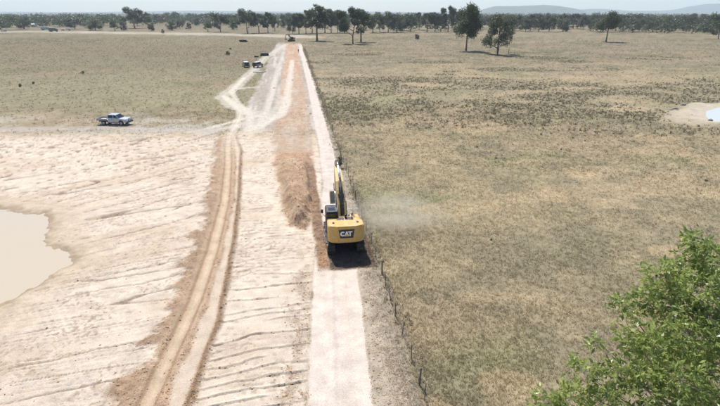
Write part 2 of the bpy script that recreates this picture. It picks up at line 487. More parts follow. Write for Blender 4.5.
    pit = bumpf(pr, .5, .17) * sstep(.42, .62, vnoise(along / .21, pid * 5.3, 59)) * sstep(.50, .60, fbm(X / 6, Y / 4, 60, 3)) * .7 * leftf
    pit = pit + .8 * bumpf((v / .55 + .15 * u + n2) % 1.0, .5, .2) * sstep(.45, .65, vnoise(u / .24, np.floor(v / .55 + .15 * u + n2) * 4.1, 62)) * sstep(.46, .58, fbm(X / 4, Y / 4, 63, 3)) * (1 - leftf)
    dash = sstep(.30, .55, vnoise(along / .27, id1 * 3.1, 53))
    keep2 = (.7 + .3 * sstep(8, -4, v + ed5 * 5)) * sstep(.3, .5, vnoise(np.floor(w2 / per2) * 3.7, u / 4, 47))
    g1 = np.minimum(bumpf(ph1 + (n05 - .5) * .16, .5, .05) * (.55 + 1.2 * n05), 1) * keep1 * leftf * (.5 + .5 * dash)
    w3 = (w1 + .22 * along + 1.6 * (fbm(X / 5, Y / 5, 64, 3) - .5)) / 3.7
    g1 = np.maximum(g1, bumpf((w3 % 1.0) + (n05 - .5) * .06, .5, .028) * leftf * sstep(.42, .55, vnoise(np.floor(w3) * 5.1, along / 6, 65)) * .9)
    crk = sstep(.012, .003, np.abs(fbm(w1 / 5.5, along / 26, 54, 3) - .5)) * leftf * sstep(.35, .55, n9)
    cle = sstep(.35, .65, .5 + .5 * np.sin(along * 2 * math.pi / .36 + 5 * n2))
    tread = (bumpf(ph1, .22, .09) + bumpf(ph1, .80, .09)) * keep1 * leftf * cle
    g2 = np.minimum(bumpf(ph2 + (n05 - .5) * .2, .5, .065) * (.3 + 1.5 * n05), 1) * keep2 * (1 - leftf) * (.3 + .7 * sstep(.40, .60, vnoise(u / .5, np.floor(w2 / per2) * 2.3, 55)) * sstep(.28, .5, vnoise(u / 2.3, np.floor(w2 / per2) * 5.7, 67)))
    sm_far = 1 - .7 * sstep(36, 56, Y); pit = pit * sm_far; tread = tread * sm_far
    gro = np.clip(g1 + g2 + crk, 0, 1)
    cc = mixc(cc, arr(.215, .16, .115), np.clip(gro * 1.25, 0, 1) * .85)  # darker moist soil, with the shade inside grooves and cracks painted in
    cc = mixc(cc, arr(.36, .285, .215), np.clip(pit * 1.2, 0, 1) * .75)
    cc = mixc(cc, arr(.44, .355, .275), np.clip(tread, 0, 1) * .45)
    cc = cc + (bsc - cc) * (bs_in * .9)[:, None]
    blot = sstep(.60, .74, fbm(X / .8, Y / .5, 48, 3)) * sstep(.4, .6, n9)
    cc = mixc(cc, arr(.40, .32, .24), blot * .6)
    spk = sstep(.66, .80, vnoise(X / .16, Y / .16, 56)) * sstep(.42, .62, fbm(X / 3.3, Y / 2.1, 57, 3))
    cc = mixc(cc, arr(.33, .255, .19), spk * .75)
    ch = -.035 * pit - .10 * g1 - .10 * g2 - .10 * crk + .05 * (bumpf(ph1, .62, .08) * keep1 * leftf + bumpf(ph2, .66, .10) * keep2 * (1 - leftf)) + .045 * tread \
        + (n05 - .5) * .035 + (n2 - .5) * .035
    # left shoulder of the road: rough and darker
    sh = bumpf(u, rc - rw - .75, .75) * sstep(6, 0, v) * sstep(.35, .6, n2 * .5 + n05 * .5)
    cc = mixc(cc, arr(.37, .295, .225), np.clip(sh * 1.2, 0, 1) * .8)
    # haul track
    ul, um, ur = curve(v, HAUL_L), curve(v, HAUL_C), curve(v, HAUL_R)
    tooth = sstep(.40, .75, vnoise(w1 / 1.9, np.zeros_like(X), 49)) * .8 * sstep(10, -6, v) + ed * .8 + (n05 - .5) * 1.2
    inside = sstep(-.5, .5, u - (ul - tooth)) * sstep(.3, -.1, u - ur - ed * .12) * sstep(47, 42, v + ed * 2)
    hc = np.tile(BROWN, (len(X), 1)) * (.85 + .35 * n05)[:, None]
    rr = bumpf(u, um + ed * .10, .62) ; hc = mixc(hc, RUT, np.clip(rr * 1.25, 0, 1))
    hc = mixc(hc, arr(.30, .20, .125), np.minimum(bumpf(u, um - .42 + ed * .06, .10) * 1.3, 1) * .9); hc = mixc(hc, arr(.30, .20, .125), np.minimum(bumpf(u, um + .48 + ed * .06, .10) * 1.3, 1) * .9); hc = mixc(hc, arr(.52, .41, .29), bumpf(u, um + .05 + ed * .05, .15) * .6)
    mid = sstep(.85, 1.15, u - um + ed * .25) * sstep(-.15, -.45, u - ur)
    hc = mixc(hc, arr(.50, .415, .325), mid * .9)
    hc = mixc(hc, arr(.22, .145, .09), bumpf(u, ur - .1 + ed * .1, .20) * .95)
    hc = mixc(hc, arr(.25, .175, .12), sstep(-.6, -1.0, u - um) * sstep(.38, .6, n05 * .5 + n2 * .5) * .65)
    up = sstep(26, 42, v); hc = mixc(hc, arr(.50, .42, .33), up * .6 * (1 - bumpf(u, ul + .3, .6)))
    cc = cc + (hc - cc) * inside[:, None]
    hh = .10 * (bumpf(u, um - .75, .3) + bumpf(u, um + .75, .3)) - .10 * rr + .16 * bumpf(u, ur, .25) * (.5 + n05) + (n05 - .5) * .16 * (1 - rr) * (1 - mid) + .10 * bumpf(u, ul + .2, .6)
    ch = ch + (hh - ch) * inside
    c = c + (cc - c) * clay[:, None]
    h = h + (ch - h) * clay
    grass *= 1 - clay
    clod = np.maximum(clod, clay * np.clip(.012 + gro * .7 + .10 * blot, 0, 1) * (1 - inside))
    clod = np.maximum(clod, clay * inside * np.clip(.5 * (1 - rr) * (1 - mid) + .9 * bumpf(u, ur, .25), 0, 1))
    clod = np.maximum(clod, clay * sh * .7)
    cls[(clay > .5)] = 1
    cls[(clay > .5) & (inside > .5)] = 3
    # -------- trench spoil in front of the excavator
    hs = [uv2xy(-3.0, 6.9), uv2xy(-2.2, 9), uv2xy(-1.7, 14), uv2xy(-1.45, 22), uv2xy(-1.35, 34), uv2xy(-6.3, 34.5), uv2xy(-6.6, 29), uv2xy(-5.7, 21), uv2xy(-5.5, 13.5), uv2xy(-4.9, 8.5)]
    sd = poly_sd(X, Y, hs) + ed * .55
    hm = sstep(.25, -.3, sd) * (1 - sstep(31.5, 35, v + ed))
    hcol = np.tile(arr(.375, .255, .165), (len(X), 1))
    hcol = mixc(hcol, arr(.46, .345, .24), sstep(.45, .65, n2) * .6)
    hcol = mixc(hcol, arr(.27, .175, .11), sstep(.52, .7, n05 * .6 + ed * .2 + .1) * .7)
    hcol = mixc(hcol, REDBROWN, bumpf(v, 33, 3.2) * .75)
    dig = sstep(0, -1.4, sd)
    ridge = .7 + .6 * fbm(u / 1.5, v / 1.8, 58, 3)
    hz = dig * (.8 + .4 * bumpf(v, 11, 6)) * ridge * (1 - .6 * sstep(20, 34, v)) + hm * ((n2 - .5) * .5 + (n05 - .5) * .42) * .8
    c = c + (hcol - c) * hm[:, None]; h = h + (hz - h) * hm
    grass *= 1 - hm; clod = np.maximum(clod * (1 - hm), hm * .95)
    cls[hm > .5] = 4
    # fresh soil beside the machine
    fm = sstep(-2.55, -2.2, u + ed * .15) * sstep(-1.35, -1.6, u + ed * .1) * sstep(-.6, .3, v + ed * .3) * sstep(30, 24, v)
    fcol = mixc(np.tile(arr(.27, .175, .115), (len(X), 1)), arr(.20, .13, .09), sstep(.45, .65, n05))
    fcol = mixc(fcol, arr(.33, .195, .115), bumpf(v, .8, 1.6) * .7)
    # machine's shadow painted dark into the ground under and behind it
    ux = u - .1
    shade_m = sstep(2.0, 1.7, np.abs(ux - .25) + ed * .15) * sstep(-.45, .0, v + ed * .2) * sstep(8.5, 7.5, v)
    c = c + (arr(.115, .085, .062) * (.7 + .6 * n05)[:, None] - c) * (shade_m * .95)[:, None]
    c = c + (fcol - c) * fm[:, None]; h = h + (.12 + (n05 - .5) * .25 - h) * fm
    grass *= 1 - fm; clod = np.maximum(clod, fm * .8)
    # -------- the road
    rdm = sstep(rw + .12, rw - .12, np.abs(u - rc) + ed * .10) * sstep(290, 250, v) * (1 - hm) * (1 - fm) * (1 - shade_m)
    rcol = mixc(np.tile(ROADC, (len(X), 1)), arr(.55, .46, .385), sstep(.4, .65, fbm(u / .5, v / 6, 51, 3)) * .7)
    rcol = mixc(rcol, arr(.44, .38, .335), bumpf(u, rc - .15 + .1 * ed, .14) * .55)
    rcol = mixc(rcol, arr(.49, .42, .36), sstep(.62, .75, n05) * .35)
    rcol = mixc(rcol, arr(.50, .44, .39), sstep(6, 20, v) * .6)
    c = c + (rcol - c) * rdm[:, None]
    rh = .03 * bumpf(u, rc, .5) - .03 * (bumpf(u, rc - .85, .3) + bumpf(u, rc + .85, .3)) + (n05 - .5) * .025
    h = h + (rh * near - h) * rdm
    grass *= 1 - rdm; clod *= 1 - rdm * .97
    cls[rdm > .5] = 2
    # -------- right shoulder up to the fence
    sm = sstep(-.1, .1, u - (rc + rw) + ed * .1) * sstep(2.6, 1.9, u + ed * .45) * sstep(290, 250, v) * (1 - shade_m)
    scol = mixc(np.tile(arr(.40, .34, .265), (len(X), 1)), arr(.30, .25, .185), sstep(.42, .62, n05 * .5 + n2 * .5) * .8)
    scol = mixc(scol, arr(.25, .215, .165), sstep(1.0, 2.2, u + ed * .6) * .55)
    c = c + (scol - c) * (sm * .92)[:, None]
    h = h + ((.06 + (n05 - .5) * .14) * near - h) * sm
    grass = np.where(sm > .3, np.maximum(grass * (1 - sm), sm * .85 * sstep(.3, 1.5, u)), grass)
    clod = np.maximum(clod, sm * .26 * sstep(1.9, 1.0, u))
    cls[(sm > .5) & (cls == 0)] = 1
    # -------- pond and dam
    ps = poly_sd(X, Y, POND) + .3 + ed * .5 + (n05 - .5) * .8
    h = np.where(ps < 4.5, h * sstep(.2, 2.0, ps) + -.34 * sstep(1.5, -1.4, ps), h)
    c = mixc(c, arr(.47, .37, .265), sstep(4.5, 1.2, ps + ed5 * 1.5) * .7); c = mixc(c, arr(.31, .235, .16), sstep(1.5, .1, ps + ed * .5) * .9)
    c = mixc(c, arr(.46, .38, .29), sstep(4.0, 1.0, ps + ed5) * sstep(.2, 1.2, ps) * .5)
    clod *= sstep(.3, 1.6, ps)
    ds = poly_sd(X, Y, DAM) + ed * .4
    bank = sstep(8.5, 2.2, ds + ed5 * 4.5 + ed * 1.5)
    h = np.where(ds < 10, h * (1 - bank) + bank * (.5 * bumpf(ds, 3.6, 2.0) - .4 * sstep(1.2, -1.8, ds)), h)
    c = mixc(c, arr(.38, .325, .245), bank * .85); c = mixc(c, arr(.50, .43, .34), sstep(4.5, 1.5, ds + ed * 1.5 + ed5) * .7)
    grass *= 1 - bank * .93; weed = weed * (1 - bank)
    cls[bank > .5] = 5
    return h, np.clip(c, .02, .8), cls, grass, weed, clod

# one sheet from under the drone to the horizon, finer where it is near
rad = [0.0, 5.0, 9.0, 12.0]
r = 13.5
while r < 9500:
    rad.append(r)
    r += min((r * r + 324) / 12438 * (.92 if r < 62 else 1.3), .16 * r)
rad = np.array(rad + [9500.0])
fine_a = np.concatenate([np.arange(-42.0, 8.0, math.degrees(1.3 / 691)), np.arange(8.0, 42.01, math.degrees(2.3 / 691))])
ang = np.radians(np.concatenate([np.arange(-180, -58, 6.0), np.arange(-58, -42, .5), fine_a, np.arange(42.5, 58, .5), np.arange(58.5, 180, 6.0)]))
nr, na = len(rad), len(ang)
RR, AA = np.meshgrid(rad, ang, indexing='ij')
GX, GY = (RR * np.sin(AA)).ravel(), (RR * np.cos(AA)).ravel()
gh, gc, gcls, _, _, _ = land(GX, GY)
GV = np.stack([GX, GY, gh], 1)
gi = np.arange(nr * na).reshape(nr, na)
q = np.stack([gi[:-1, :-1], gi[:-1, 1:], gi[1:, 1:], gi[1:, :-1]], -1).reshape(-1, 4)
qc = np.stack([gi[:-1, -1], gi[:-1, 0], gi[1:, 0], gi[1:, -1]], -1)
quads = np.concatenate([q, qc])
fn = np.cross(GV[quads[:, 2]] - GV[quads[:, 0]], GV[quads[:, 3]] - GV[quads[:, 1]])
vn = np.zeros_like(GV)
for k in range(4): 
    for a_ in range(3): vn[:, a_] += np.bincount(quads[:, k], fn[:, a_], len(GV))
vn /= np.maximum(np.linalg.norm(vn, axis=1), 1e-9)[:, None]
vn[np.abs(vn).sum(1) < .1] = (0, 0, 1)
vn[vn[:, 2] < 0] *= -1
fcls = gcls[quads[:, 2]]
def ground_piece(name, k, mat):
    fq = quads[fcls == k]
    ids, inv = np.unique(fq.ravel(), return_inverse=True)
    o = np_mesh(name, GV[ids], inv.reshape(-1, 4), M[mat], True, None, gc[ids])
    o.data.normals_split_custom_set_from_vertices([tuple(n) for n in vn[ids]])
    return o
tag(ground_piece('ground', 0, 'grassy'), 'dry grass paddock reaching to the tree line', kind='structure')
tag(ground_piece('bare_earth', 1, 'earth'), 'pale stripped clay beside the tracks', kind='structure')
tag(ground_piece('dirt_road', 2, 'earth'), 'pale straight graded dirt road under the excavator', kind='structure')
tag(ground_piece('haul_track', 3, 'earth'), 'curved brown haul track across the pale clay', kind='structure')
tag(ground_piece('spoil_heap', 4, 'earth'), 'long brown heap of dug soil left of the excavator', 'soil heap', kind='thing')
tag(ground_piece('dam_bank', 5, 'earth'), 'pale earth bank round the small farm dam', kind='structure')

# water
def water(name, poly, z, col, rough, label):
    n = len(poly); pts = []
    for i in range(n):
        a, b = poly[i], poly[(i + 1) % n]
        for t in (0, .25, .5, .75): pts.append((a[0] + (b[0] - a[0]) * t, a[1] + (b[1] - a[1]) * t))
    cx = sum(p[0] for p in pts) / len(pts); cy = sum(p[1] for p in pts) / len(pts)
    ex = [(cx + (p[0] - cx) * 1.10, cy + (p[1] - cy) * 1.10, z) for p in pts]
    m, nt, b = mat_new(name + '_surface')
    b.inputs['Base Color'].default_value = (*col, 1); b.inputs['Roughness'].default_value = rough
    b.inputs['IOR'].default_value = 1.33
    ge = N(nt, 'ShaderNodeNewGeometry'); no = N(nt, 'ShaderNodeTexNoise', i_Scale=1.6, i_Detail=3.0)
    nt.links.new(ge.outputs['Position'], no.inputs['Vector'])
    bu = N(nt, 'ShaderNodeBump'); bu.inputs['Strength'].default_value = .05; bu.inputs['Distance'].default_value = .03
    nt.links.new(no.outputs['Fac'], bu.inputs['Height']); nt.links.new(bu.outputs['Normal'], b.inputs['Normal'])
    mb = MB(); mb.add(ex, [tuple(range(len(ex)))])
    return tag(mb.build(name, m), label, kind='structure')
water('pond_water', POND, -.16, (.465, .39, .285), .07, 'still milky tan water of the pond at the left edge')
water('dam_water', DAM, -.12, (.50, .50, .46), .12, 'pale blue water of the farm dam at the right edge')

# low hills beyond the plain
def hill(name, x0, x1, dist, hts, depth, label, col):
    n = 60; rows = 7
    P_ = []
    for j in range(rows):
        t = j / (rows - 1)
        prof = math.sin(math.pi * t) if 0 < t < 1 else 0
        for i in range(n + 1):
            s = i / n
            ang_ = math.atan2(x0 + (x1 - x0) * s - W_PX / 2, F_PX / math.cos(PITCH))
            hh = np.interp(s, np.linspace(0, 1, len(hts)), hts) * prof * (0.92 + .16 * float(fbm(np.array([s * 14.]), np.array([t * 5.]), 61)[0]))
            d = dist + depth * (t - .5)
            P_.append((math.tan(ang_) * d, d, -1.0 + hh))
    f_ = [(j * (n + 1) + i, j * (n + 1) + i + 1, (j + 1) * (n + 1) + i + 1, (j + 1) * (n + 1) + i) for j in range(rows - 1) for i in range(n)]
    return tag(np_mesh(name, P_, np.array(f_), plain(name + '_cover', col, .95, var=.35, scale=.006), True), label, kind='structure')
hill('hill_terrain', 470, 592, 5200, [0, 40, 72, 74, 72, 78, 82, 76, 62, 40, 0], 900, 'long low blue hill behind the big paddock tree', (.10, .11, .085))
hill('far_ridge_terrain', 560, 760, 6800, [0, 40, 52, 55, 45, 30, 30, 32, 45, 85, 112, 125, 120, 90, 0], 900, 'hazy ridge rising at the right end of the horizon', (.10, .115, .09))
hill('left_ridge_terrain', -120, 500, 7600, [0, 10, 14, 22, 16, 18, 26, 34, 30, 22, 20, 24, 16, 20, 0], 900, 'faint low ridge along the left horizon', (.11, .12, .095))
# ------------------------------------------------------------------ grass, weeds, clods (nobody could count them)
def sample_fan(n, r0, r1, a0=-46, a1=46, power=1.0):
    t = rng.random(n)
    rr = (r0 ** (2 * power - 1) + t * (r1 ** (2 * power - 1) - r0 ** (2 * power - 1))) ** (1 / (2 * power - 1)) if power != .5 else r0 * (r1 / r0) ** t
    a = np.radians(rng.uniform(a0, a1, n))
    return rr * np.sin(a), rr * np.cos(a)
def tufts(name, X, Y, Z, size, col, blades, width, spread, label, mat):
    n = len(X)
    az = rng.uniform(0, 2 * np.pi, (n, blades)); ln = size[:, None] * rng.uniform(.55, 1.1, (n, blades))
    lean = rng.uniform(.05, spread, (n, blades))
    ox = X[:, None] + size[:, None] * .3 * rng.normal(0, 1, (n, blades)); oy = Y[:, None] + size[:, None] * .3 * rng.normal(0, 1, (n, blades))
    fa = rng.uniform(0, 2 * np.pi, (n, blades)); w = width * size[:, None] * rng.uniform(.7, 1.3, (n, blades))
    dx, dy = np.cos(fa) * w / 2, np.sin(fa) * w / 2
    z0 = np.repeat(Z[:, None], blades, 1) - .02
    a = np.stack([ox - dx, oy - dy, z0], -1); b = np.stack([ox + dx, oy + dy, z0], -1)
    t = np.stack([ox + np.cos(az) * np.sin(lean) * ln, oy + np.sin(az) * np.sin(lean) * ln, z0 + np.cos(lean) * ln], -1)
    V = np.stack([a, b, t], 2).reshape(-1, 3)
    Fq = np.arange(len(V)).reshape(-1, 3)
    cc = np.repeat(col[:, None, :] * rng.uniform(.8, 1.2, (n, blades, 1)), 3, 1).reshape(-1, 3)
    return tag(np_mesh(name, V, Fq, M[mat], False, None, cc), label, kind='stuff')

# standing dry grass of the near paddock
X, Y = sample_fan(185000, 16, 100, -30, 56, .62)
h, c, k, g, w, cl = land(X, Y)
keep = rng.random(len(X)) < g * (.62 + .38 * sstep(.35, .6, fbm(X / 3, Y / 3, 70, 3)))
X, Y, h, c = X[keep], Y[keep], h[keep], c[keep]
sz = rng.uniform(.08, .19, len(X)) * (1 + np.hypot(X, Y) / 160)
tufts('dry_grass', X, Y, h, sz, c * rng.uniform(1.3, 1.9, (len(X), 1)), 6, .18, 1.05, 'short dry grass tufts over the near paddock', 'blade')
# coarser tussocks and thistles farther off
X, Y = sample_fan(66000, 60, 420, -50, 52, .7)
h, c, k, g, w, cl = land(X, Y)
keep = rng.random(len(X)) < g * .6
X, Y, h, c = X[keep], Y[keep], h[keep], c[keep]
sz = rng.uniform(.16, .34, len(X)) * (1 + np.hypot(X, Y) / 500)
tufts('dry_tussocks', X, Y, h, sz, c * rng.uniform(1.0, 1.8, (len(X), 1)), 6, .26, 1.1, 'coarse dry tussocks over the far paddock', 'blade')
X, Y = sample_fan(130000, 62, 320, -10, 52, .8)
h, c, k, g, w, cl = land(X, Y)
keep = rng.random(len(X)) < (w * .5) * g
X, Y, h = X[keep], Y[keep], h[keep]
sz = rng.uniform(.18, .48, len(X))
tufts('dark_weeds', X, Y, h, sz, arr(.205, .178, .12) * rng.uniform(.5, 1.6, (len(X), 1)), 8, .30, .8, 'dark dead thistles and weeds in patches on the right paddock', 'blade')
# rank dark grass along the fence line
v_ = rng.uniform(-15, 240, 5200) ** 1.0
u_ = 2.2 + rng.normal(0, .32, len(v_)) + .25
X, Y = uv2xy(u_, v_); h = land(X, Y)[0]
sz = rng.uniform(.12, .34, len(X)) * (1 + v_ / 300)
pick = rng.random(len(X)) < (.25 + .75 * sstep(.45, .6, vnoise(v_ / 5, v_ * 0, 77)))
tufts('fence_weeds', X[pick], Y[pick], h[pick], sz[pick], arr(.30, .26, .175) * rng.uniform(.6, 1.6, (int(pick.sum()), 1)), 8, .2, .9, 'rank dry weeds along the foot of the wire fence', 'blade')

# soil clods
X, Y = sample_fan(560000, 17, 110, -46, 8, .5)
h, c, k, g, w, cl = land(X, Y)
keep = rng.random(len(X)) < cl * .9
X, Y, h, c, cl = X[keep], Y[keep], h[keep], c[keep], cl[keep]
if len(X) > 36000: X, Y, h, c, cl = X[:36000], Y[:36000], h[:36000], c[:36000], cl[:36000]
n = len(X)
oct_v = np.array([(1, 0, 0), (0, 1, 0), (-1, 0, 0), (0, -1, 0), (0, 0, .45), (0, 0, -.5)], float)
oct_f = np.array([(0, 1, 4), (1, 2, 4), (2, 3, 4), (3, 0, 4), (1, 0, 5), (2, 1, 5), (3, 2, 5), (0, 3, 5)])
s = rng.gamma(1.5, .012, n).clip(.012, .075) * (1 + np.hypot(X, Y) / 200)
a = rng.uniform(0, 6.28, n); V = oct_v[None] * rng.uniform(.6, 1.3, (n, 6, 1)) * s[:, None, None]
V = np.stack([V[..., 0] * np.cos(a)[:, None] - V[..., 1] * np.sin(a)[:, None], V[..., 0] * np.sin(a)[:, None] + V[..., 1] * np.cos(a)[:, None], V[..., 2]], -1)
V += np.stack([X, Y, h + s * .25], -1)[:, None, :]
Fc = (np.arange(n)[:, None, None] * 6 + oct_f[None]).reshape(-1, 3)
cc = lerp(c, BROWN[None, :] * 1.0, rng.uniform(.1, .6, (n, 1))) * rng.uniform(.75, 1.35, (n, 1)) * arr(1.08, 1.0, .88)
tag(np_mesh('soil_clods', V.reshape(-1, 3), Fc, M['clod'], False, None, np.repeat(cc[:, None, :], 6, 1).reshape(-1, 3)), 'loose brown soil clods scattered over the cleared earth', kind='stuff')
print('clods', n)

# ------------------------------------------------------------------ trees
def leaf_cloud(centres, radii, counts, size, flat=.8, shell=.55, droop=0.0):
    """small leaf sprays through the volume of many clumps -> triangles"""
    V = []
    for (cx, cy, cz), r_, n_ in zip(centres, radii, counts):
        d = rng.normal(0, 1, (n_, 3)); d /= np.linalg.norm(d, axis=1)[:, None]
        rad_ = r_ * (shell + (1 - shell) * rng.random(n_)) * rng.uniform(.6, 1.12, n_)
        p = np.array((cx, cy, cz)) + d * rad_[:, None] * np.array((1, 1, flat))
        a1 = rng.normal(0, 1, (n_, 3)); a1 /= np.linalg.norm(a1, axis=1)[:, None]
        a1[:, 2] -= droop
        b1 = np.cross(a1, rng.normal(0, 1, (n_, 3))); b1 /= np.maximum(np.linalg.norm(b1, axis=1), 1e-6)[:, None]
        s_ = size * rng.uniform(.6, 1.4, n_)[:, None]
        V.append(np.stack([p - a1 * s_ * .5 - b1 * s_ * .25, p + b1 * s_ * .35, p + a1 * s_ * .6], 1))
    V = np.concatenate(V).reshape(-1, 3)
    return V, np.arange(len(V)).reshape(-1, 3)

def gum_proto(kind, seed, nleaf, lsize):
    """trunk and crown meshes of a gum, 1 unit = full height, width of crown about 0.7"""
    rs = random.Random(seed)
    global rng
    rng = np.random.default_rng(seed)
    tb = MB()
    P0 = dict(tall=(.20, .42, .25, 1), spread=(.16, .50, .28, 2), oval=(.27, .34, .36, 1), slim=(.32, .28, .22, 1), bush=(.05, .44, .30, 4), multi=(.10, .46, .27, 3))[kind]
    fork, wide, clump, stems = P0
    cent, rad_ = [], []
    for st in range(stems):
        lx, ly = (rs.uniform(-.05, .05), rs.uniform(-.05, .05)) if stems > 1 else (0, 0)
        tx, ty = lx + rs.uniform(-.06, .06), ly + rs.uniform(-.06, .06)
        base_r = .022 if stems == 1 else .014
        f_ = fork * rs.uniform(.85, 1.15)
        path = [(lx * .3, ly * .3, -.01), (lx * .5, ly * .5, f_ * .3), (lx, ly, f_), (tx, ty, f_ + .25), (tx * 1.3, ty * 1.3, .82)]
        tb.tube(path, [base_r * 1.35, base_r, base_r * .85, base_r * .55, base_r * .2], 7)
        nl = rs.randint(8, 10) if stems == 1 else rs.randint(4, 6)
        for i in range(nl):
            z0 = f_ + (.72 - f_) * (i + rs.random() * .6) / nl
            a_ = i * 2.4 + rs.uniform(-.5, .5) + st
            t_ = (z0 - f_) / (.75 - f_ + 1e-6)
            reach = wide * (1 - .45 * max(0, t_)) * rs.uniform(.55, 1.0)
            ex, ey, ez = lx + math.cos(a_) * reach, ly + math.sin(a_) * reach, min(.9, z0 + reach * rs.uniform(.25, .75))
            bx_, by_ = lerp(lx, tx, max(0, min(1, t_))), lerp(ly, ty, max(0, min(1, t_)))
            tb.tube([(bx_, by_, z0), (lerp(bx_, ex, .5), lerp(by_, ey, .5), lerp(z0, ez, .4)), (ex, ey, ez)], [base_r * .5, base_r * .33, base_r * .1], 5)
            for q_ in range(rs.randint(3, 5)):
                cr = clump * rs.uniform(.28, .66)
                k_ = rs.uniform(.6, 1.08)
                cent.append((lerp(bx_, ex, k_) + rs.uniform(-.07, .07), lerp(by_, ey, k_) + rs.uniform(-.07, .07), min(.97 - cr * .6, lerp(z0, ez, k_) + rs.uniform(-.06, .08))))
                rad_.append(cr)
        for q_ in range(3 if stems == 1 else 1):
            cr = clump * rs.uniform(.35, .6); cent.append((tx * 1.2 + rs.uniform(-.08, .08), ty * 1.2 + rs.uniform(-.08, .08), rs.uniform(.78, .97) - cr * .7)); rad_.append(cr)
    if kind in ('bush',):
        for q_ in range(8):
            a_ = rs.uniform(0, 6.28); cent.append((math.cos(a_) * .25, math.sin(a_) * .25, rs.uniform(.12, .35))); rad_.append(clump * .55)
    tot = sum(x * x for x in rad_)
    V, F_ = leaf_cloud(cent, rad_, [max(8, int(nleaf * x * x / tot)) for x in rad_], lsize, .82, .45, .25)
    return tb, V, F_
PROTO = {}
for kind, nv, nleaf, ls in (('tall', 3, 9000, .034), ('oval', 2, 11000, .032), ('spread', 3, 7000, .040), ('slim', 2, 4500, .038), ('bush', 3, 3600, .05), ('multi', 3, 5200, .042)):
    for i in range(nv):
        tb, V, F_ = gum_proto(kind, 100 + i * 13 + len(kind) * 7, nleaf, ls)
        t_ob = tb.build('trunk', M['bark'], None, True)
        tm = t_ob.data; bpy.data.objects.remove(t_ob)
        c_ob = np_mesh('crown', V, F_, M['gum']); cm = c_ob.data; bpy.data.objects.remove(c_ob)
        PROTO[(kind, i)] = (tm, {'gum': cm})
rng = np.random.default_rng(11)
def crown_mesh(kind, i, mat):
    d = PROTO[(kind, i)][1]
    if mat not in d:
        m_ = d['gum'].copy(); m_.materials.clear(); m_.materials.append(M[mat]); d[mat] = m_
    return d[mat]
def tree_at(name, X, Y, height, width, kind, var, label, group=None, mat='gum', rz=None, cat='tree', lean=0.0):
    t = empty(name, (X, Y, float(land(np.array([X]), np.array([Y]))[0][0]) - .05), random.uniform(0, 6.28) if rz is None else rz, label, cat, group)
    base_w = {'tall': .80, 'oval': .80, 'spread': .95, 'slim': .55, 'bush': .95, 'multi': .9}[kind]
    s = width / base_w
    t.scale = (s, s, height)
    t.rotation_euler.x = lean
    tr = bpy.data.objects.new('trunk', PROTO[(kind, var)][0]); COL.objects.link(tr); tr.parent = t
    cr = bpy.data.objects.new('crown', crown_mesh(kind, var, mat)); COL.objects.link(cr); cr.parent = t
    return t
def px_tree(name, x, yb, yt, wpx, kind, var, label, **kw):
    """a tree whose foot stands on the ground at photo pixel (x, yb)"""
    X, Y = gp(x, yb)
    dirz = -math.sin(PITCH) + (H_PX / 2 - yt) / F_PX * math.cos(PITCH)
    diry = math.cos(PITCH) + (H_PX / 2 - yt) / F_PX * math.sin(PITCH)
    ht = CAM_H + dirz / diry * Y
    depth = Y * math.cos(PITCH) + CAM_H * math.sin(PITCH)
    return tree_at(name, X, Y, max(.25, ht), wpx * depth / F_PX, kind, var, label, **kw)

px_tree('gum_tree', 466, 51, 0, 30, 'oval', 0, 'tallest dense gum tree standing alone in the right paddock', rz=.4)
px_tree('gum_tree', 497.5, 54.5, 11, 33, 'multi', 0, 'grey spreading gum just right of the tallest paddock tree', mat='gum2', rz=1.0)
px_tree('gum_tree', 606, 42, 8, 23, 'oval', 1, 'lone upright gum in the middle of the far right paddock', rz=2.2)
px_tree('gum_tree', 718.5, 39, 12, 24, 'spread', 0, 'dark gum tree cut off by the right picture edge')
px_tree('gum_tree', 317, 41, 2.5, 24, 'slim', 0, 'tall gum with bare lower trunk right of the road end')
px_tree('gum_tree', 353, 44, 3.5, 27, 'tall', 2, 'gum with leaning trunk nearest the road end on the right', lean=.05)
px_tree('gum_tree', 361, 42, 3.5, 20, 'slim', 1, 'slim gum close behind the leaning trunk gum')
px_tree('young_tree', 163, 33.5, 28.5, 4, 'bush', 0, 'small bright green sapling on the pale strip at the left', mat='gum3', lean=.15)
px_tree('shrub', 417, 39.5, 33.5, 6, 'bush', 1, 'round green shrub alone in the paddock behind the leaning gum', cat='shrub')
px_tree('gum_tree', 135, 28.5, 6, 26, 'spread', 1, 'broad dark gum rising above the left horizon')
px_tree('gum_tree', 148, 27, 10.5, 10, 'spread', 2, 'gum touching the broad left gum on its right side')
px_tree('gum_tree', 24, 29, 15, 17, 'bush', 1, 'dark rounded gum left of the parked dark car', mat='gum')
px_tree('bare_tree', 75, 29, 16, 22, 'multi', 1, 'brown thinly leaved tree right of the parked dark car', mat='bare')
px_tree('gum_tree', 96, 30.5, 17, 20, 'bush', 2, 'wide low green gum between the brown tree and the broad gum', mat='gum2')
px_tree('gum_tree', 115, 31, 19.5, 9, 'multi', 2, 'small dark gum beside the wide low green gum')
px_tree('gum_tree', 124, 31, 20, 8, 'bush', 0, 'grey bushy tree under the left side of the broad gum', mat='bare')
px_tree('gum_tree', 151.5, 31, 22, 9, 'bush', 2, 'round dark bush right of the broad left gum', mat='gum')
px_tree('gum_tree', 172, 30.5, 20, 11, 'bush', 0, 'dark bushy gum behind the bright green sapling')
px_tree('gum_tree', 180, 29, 20, 8, 'multi', 0, 'small gum right of the dark bushy gum')
px_tree('gum_tree', 189, 30, 22, 7, 'multi', 1, 'thin pale grey tree on open ground left of the road trees', mat='bare')
px_tree('gum_tree', 197, 26, 16.5, 7, 'bush', 1, 'small compact dark gum on the open slope far left')
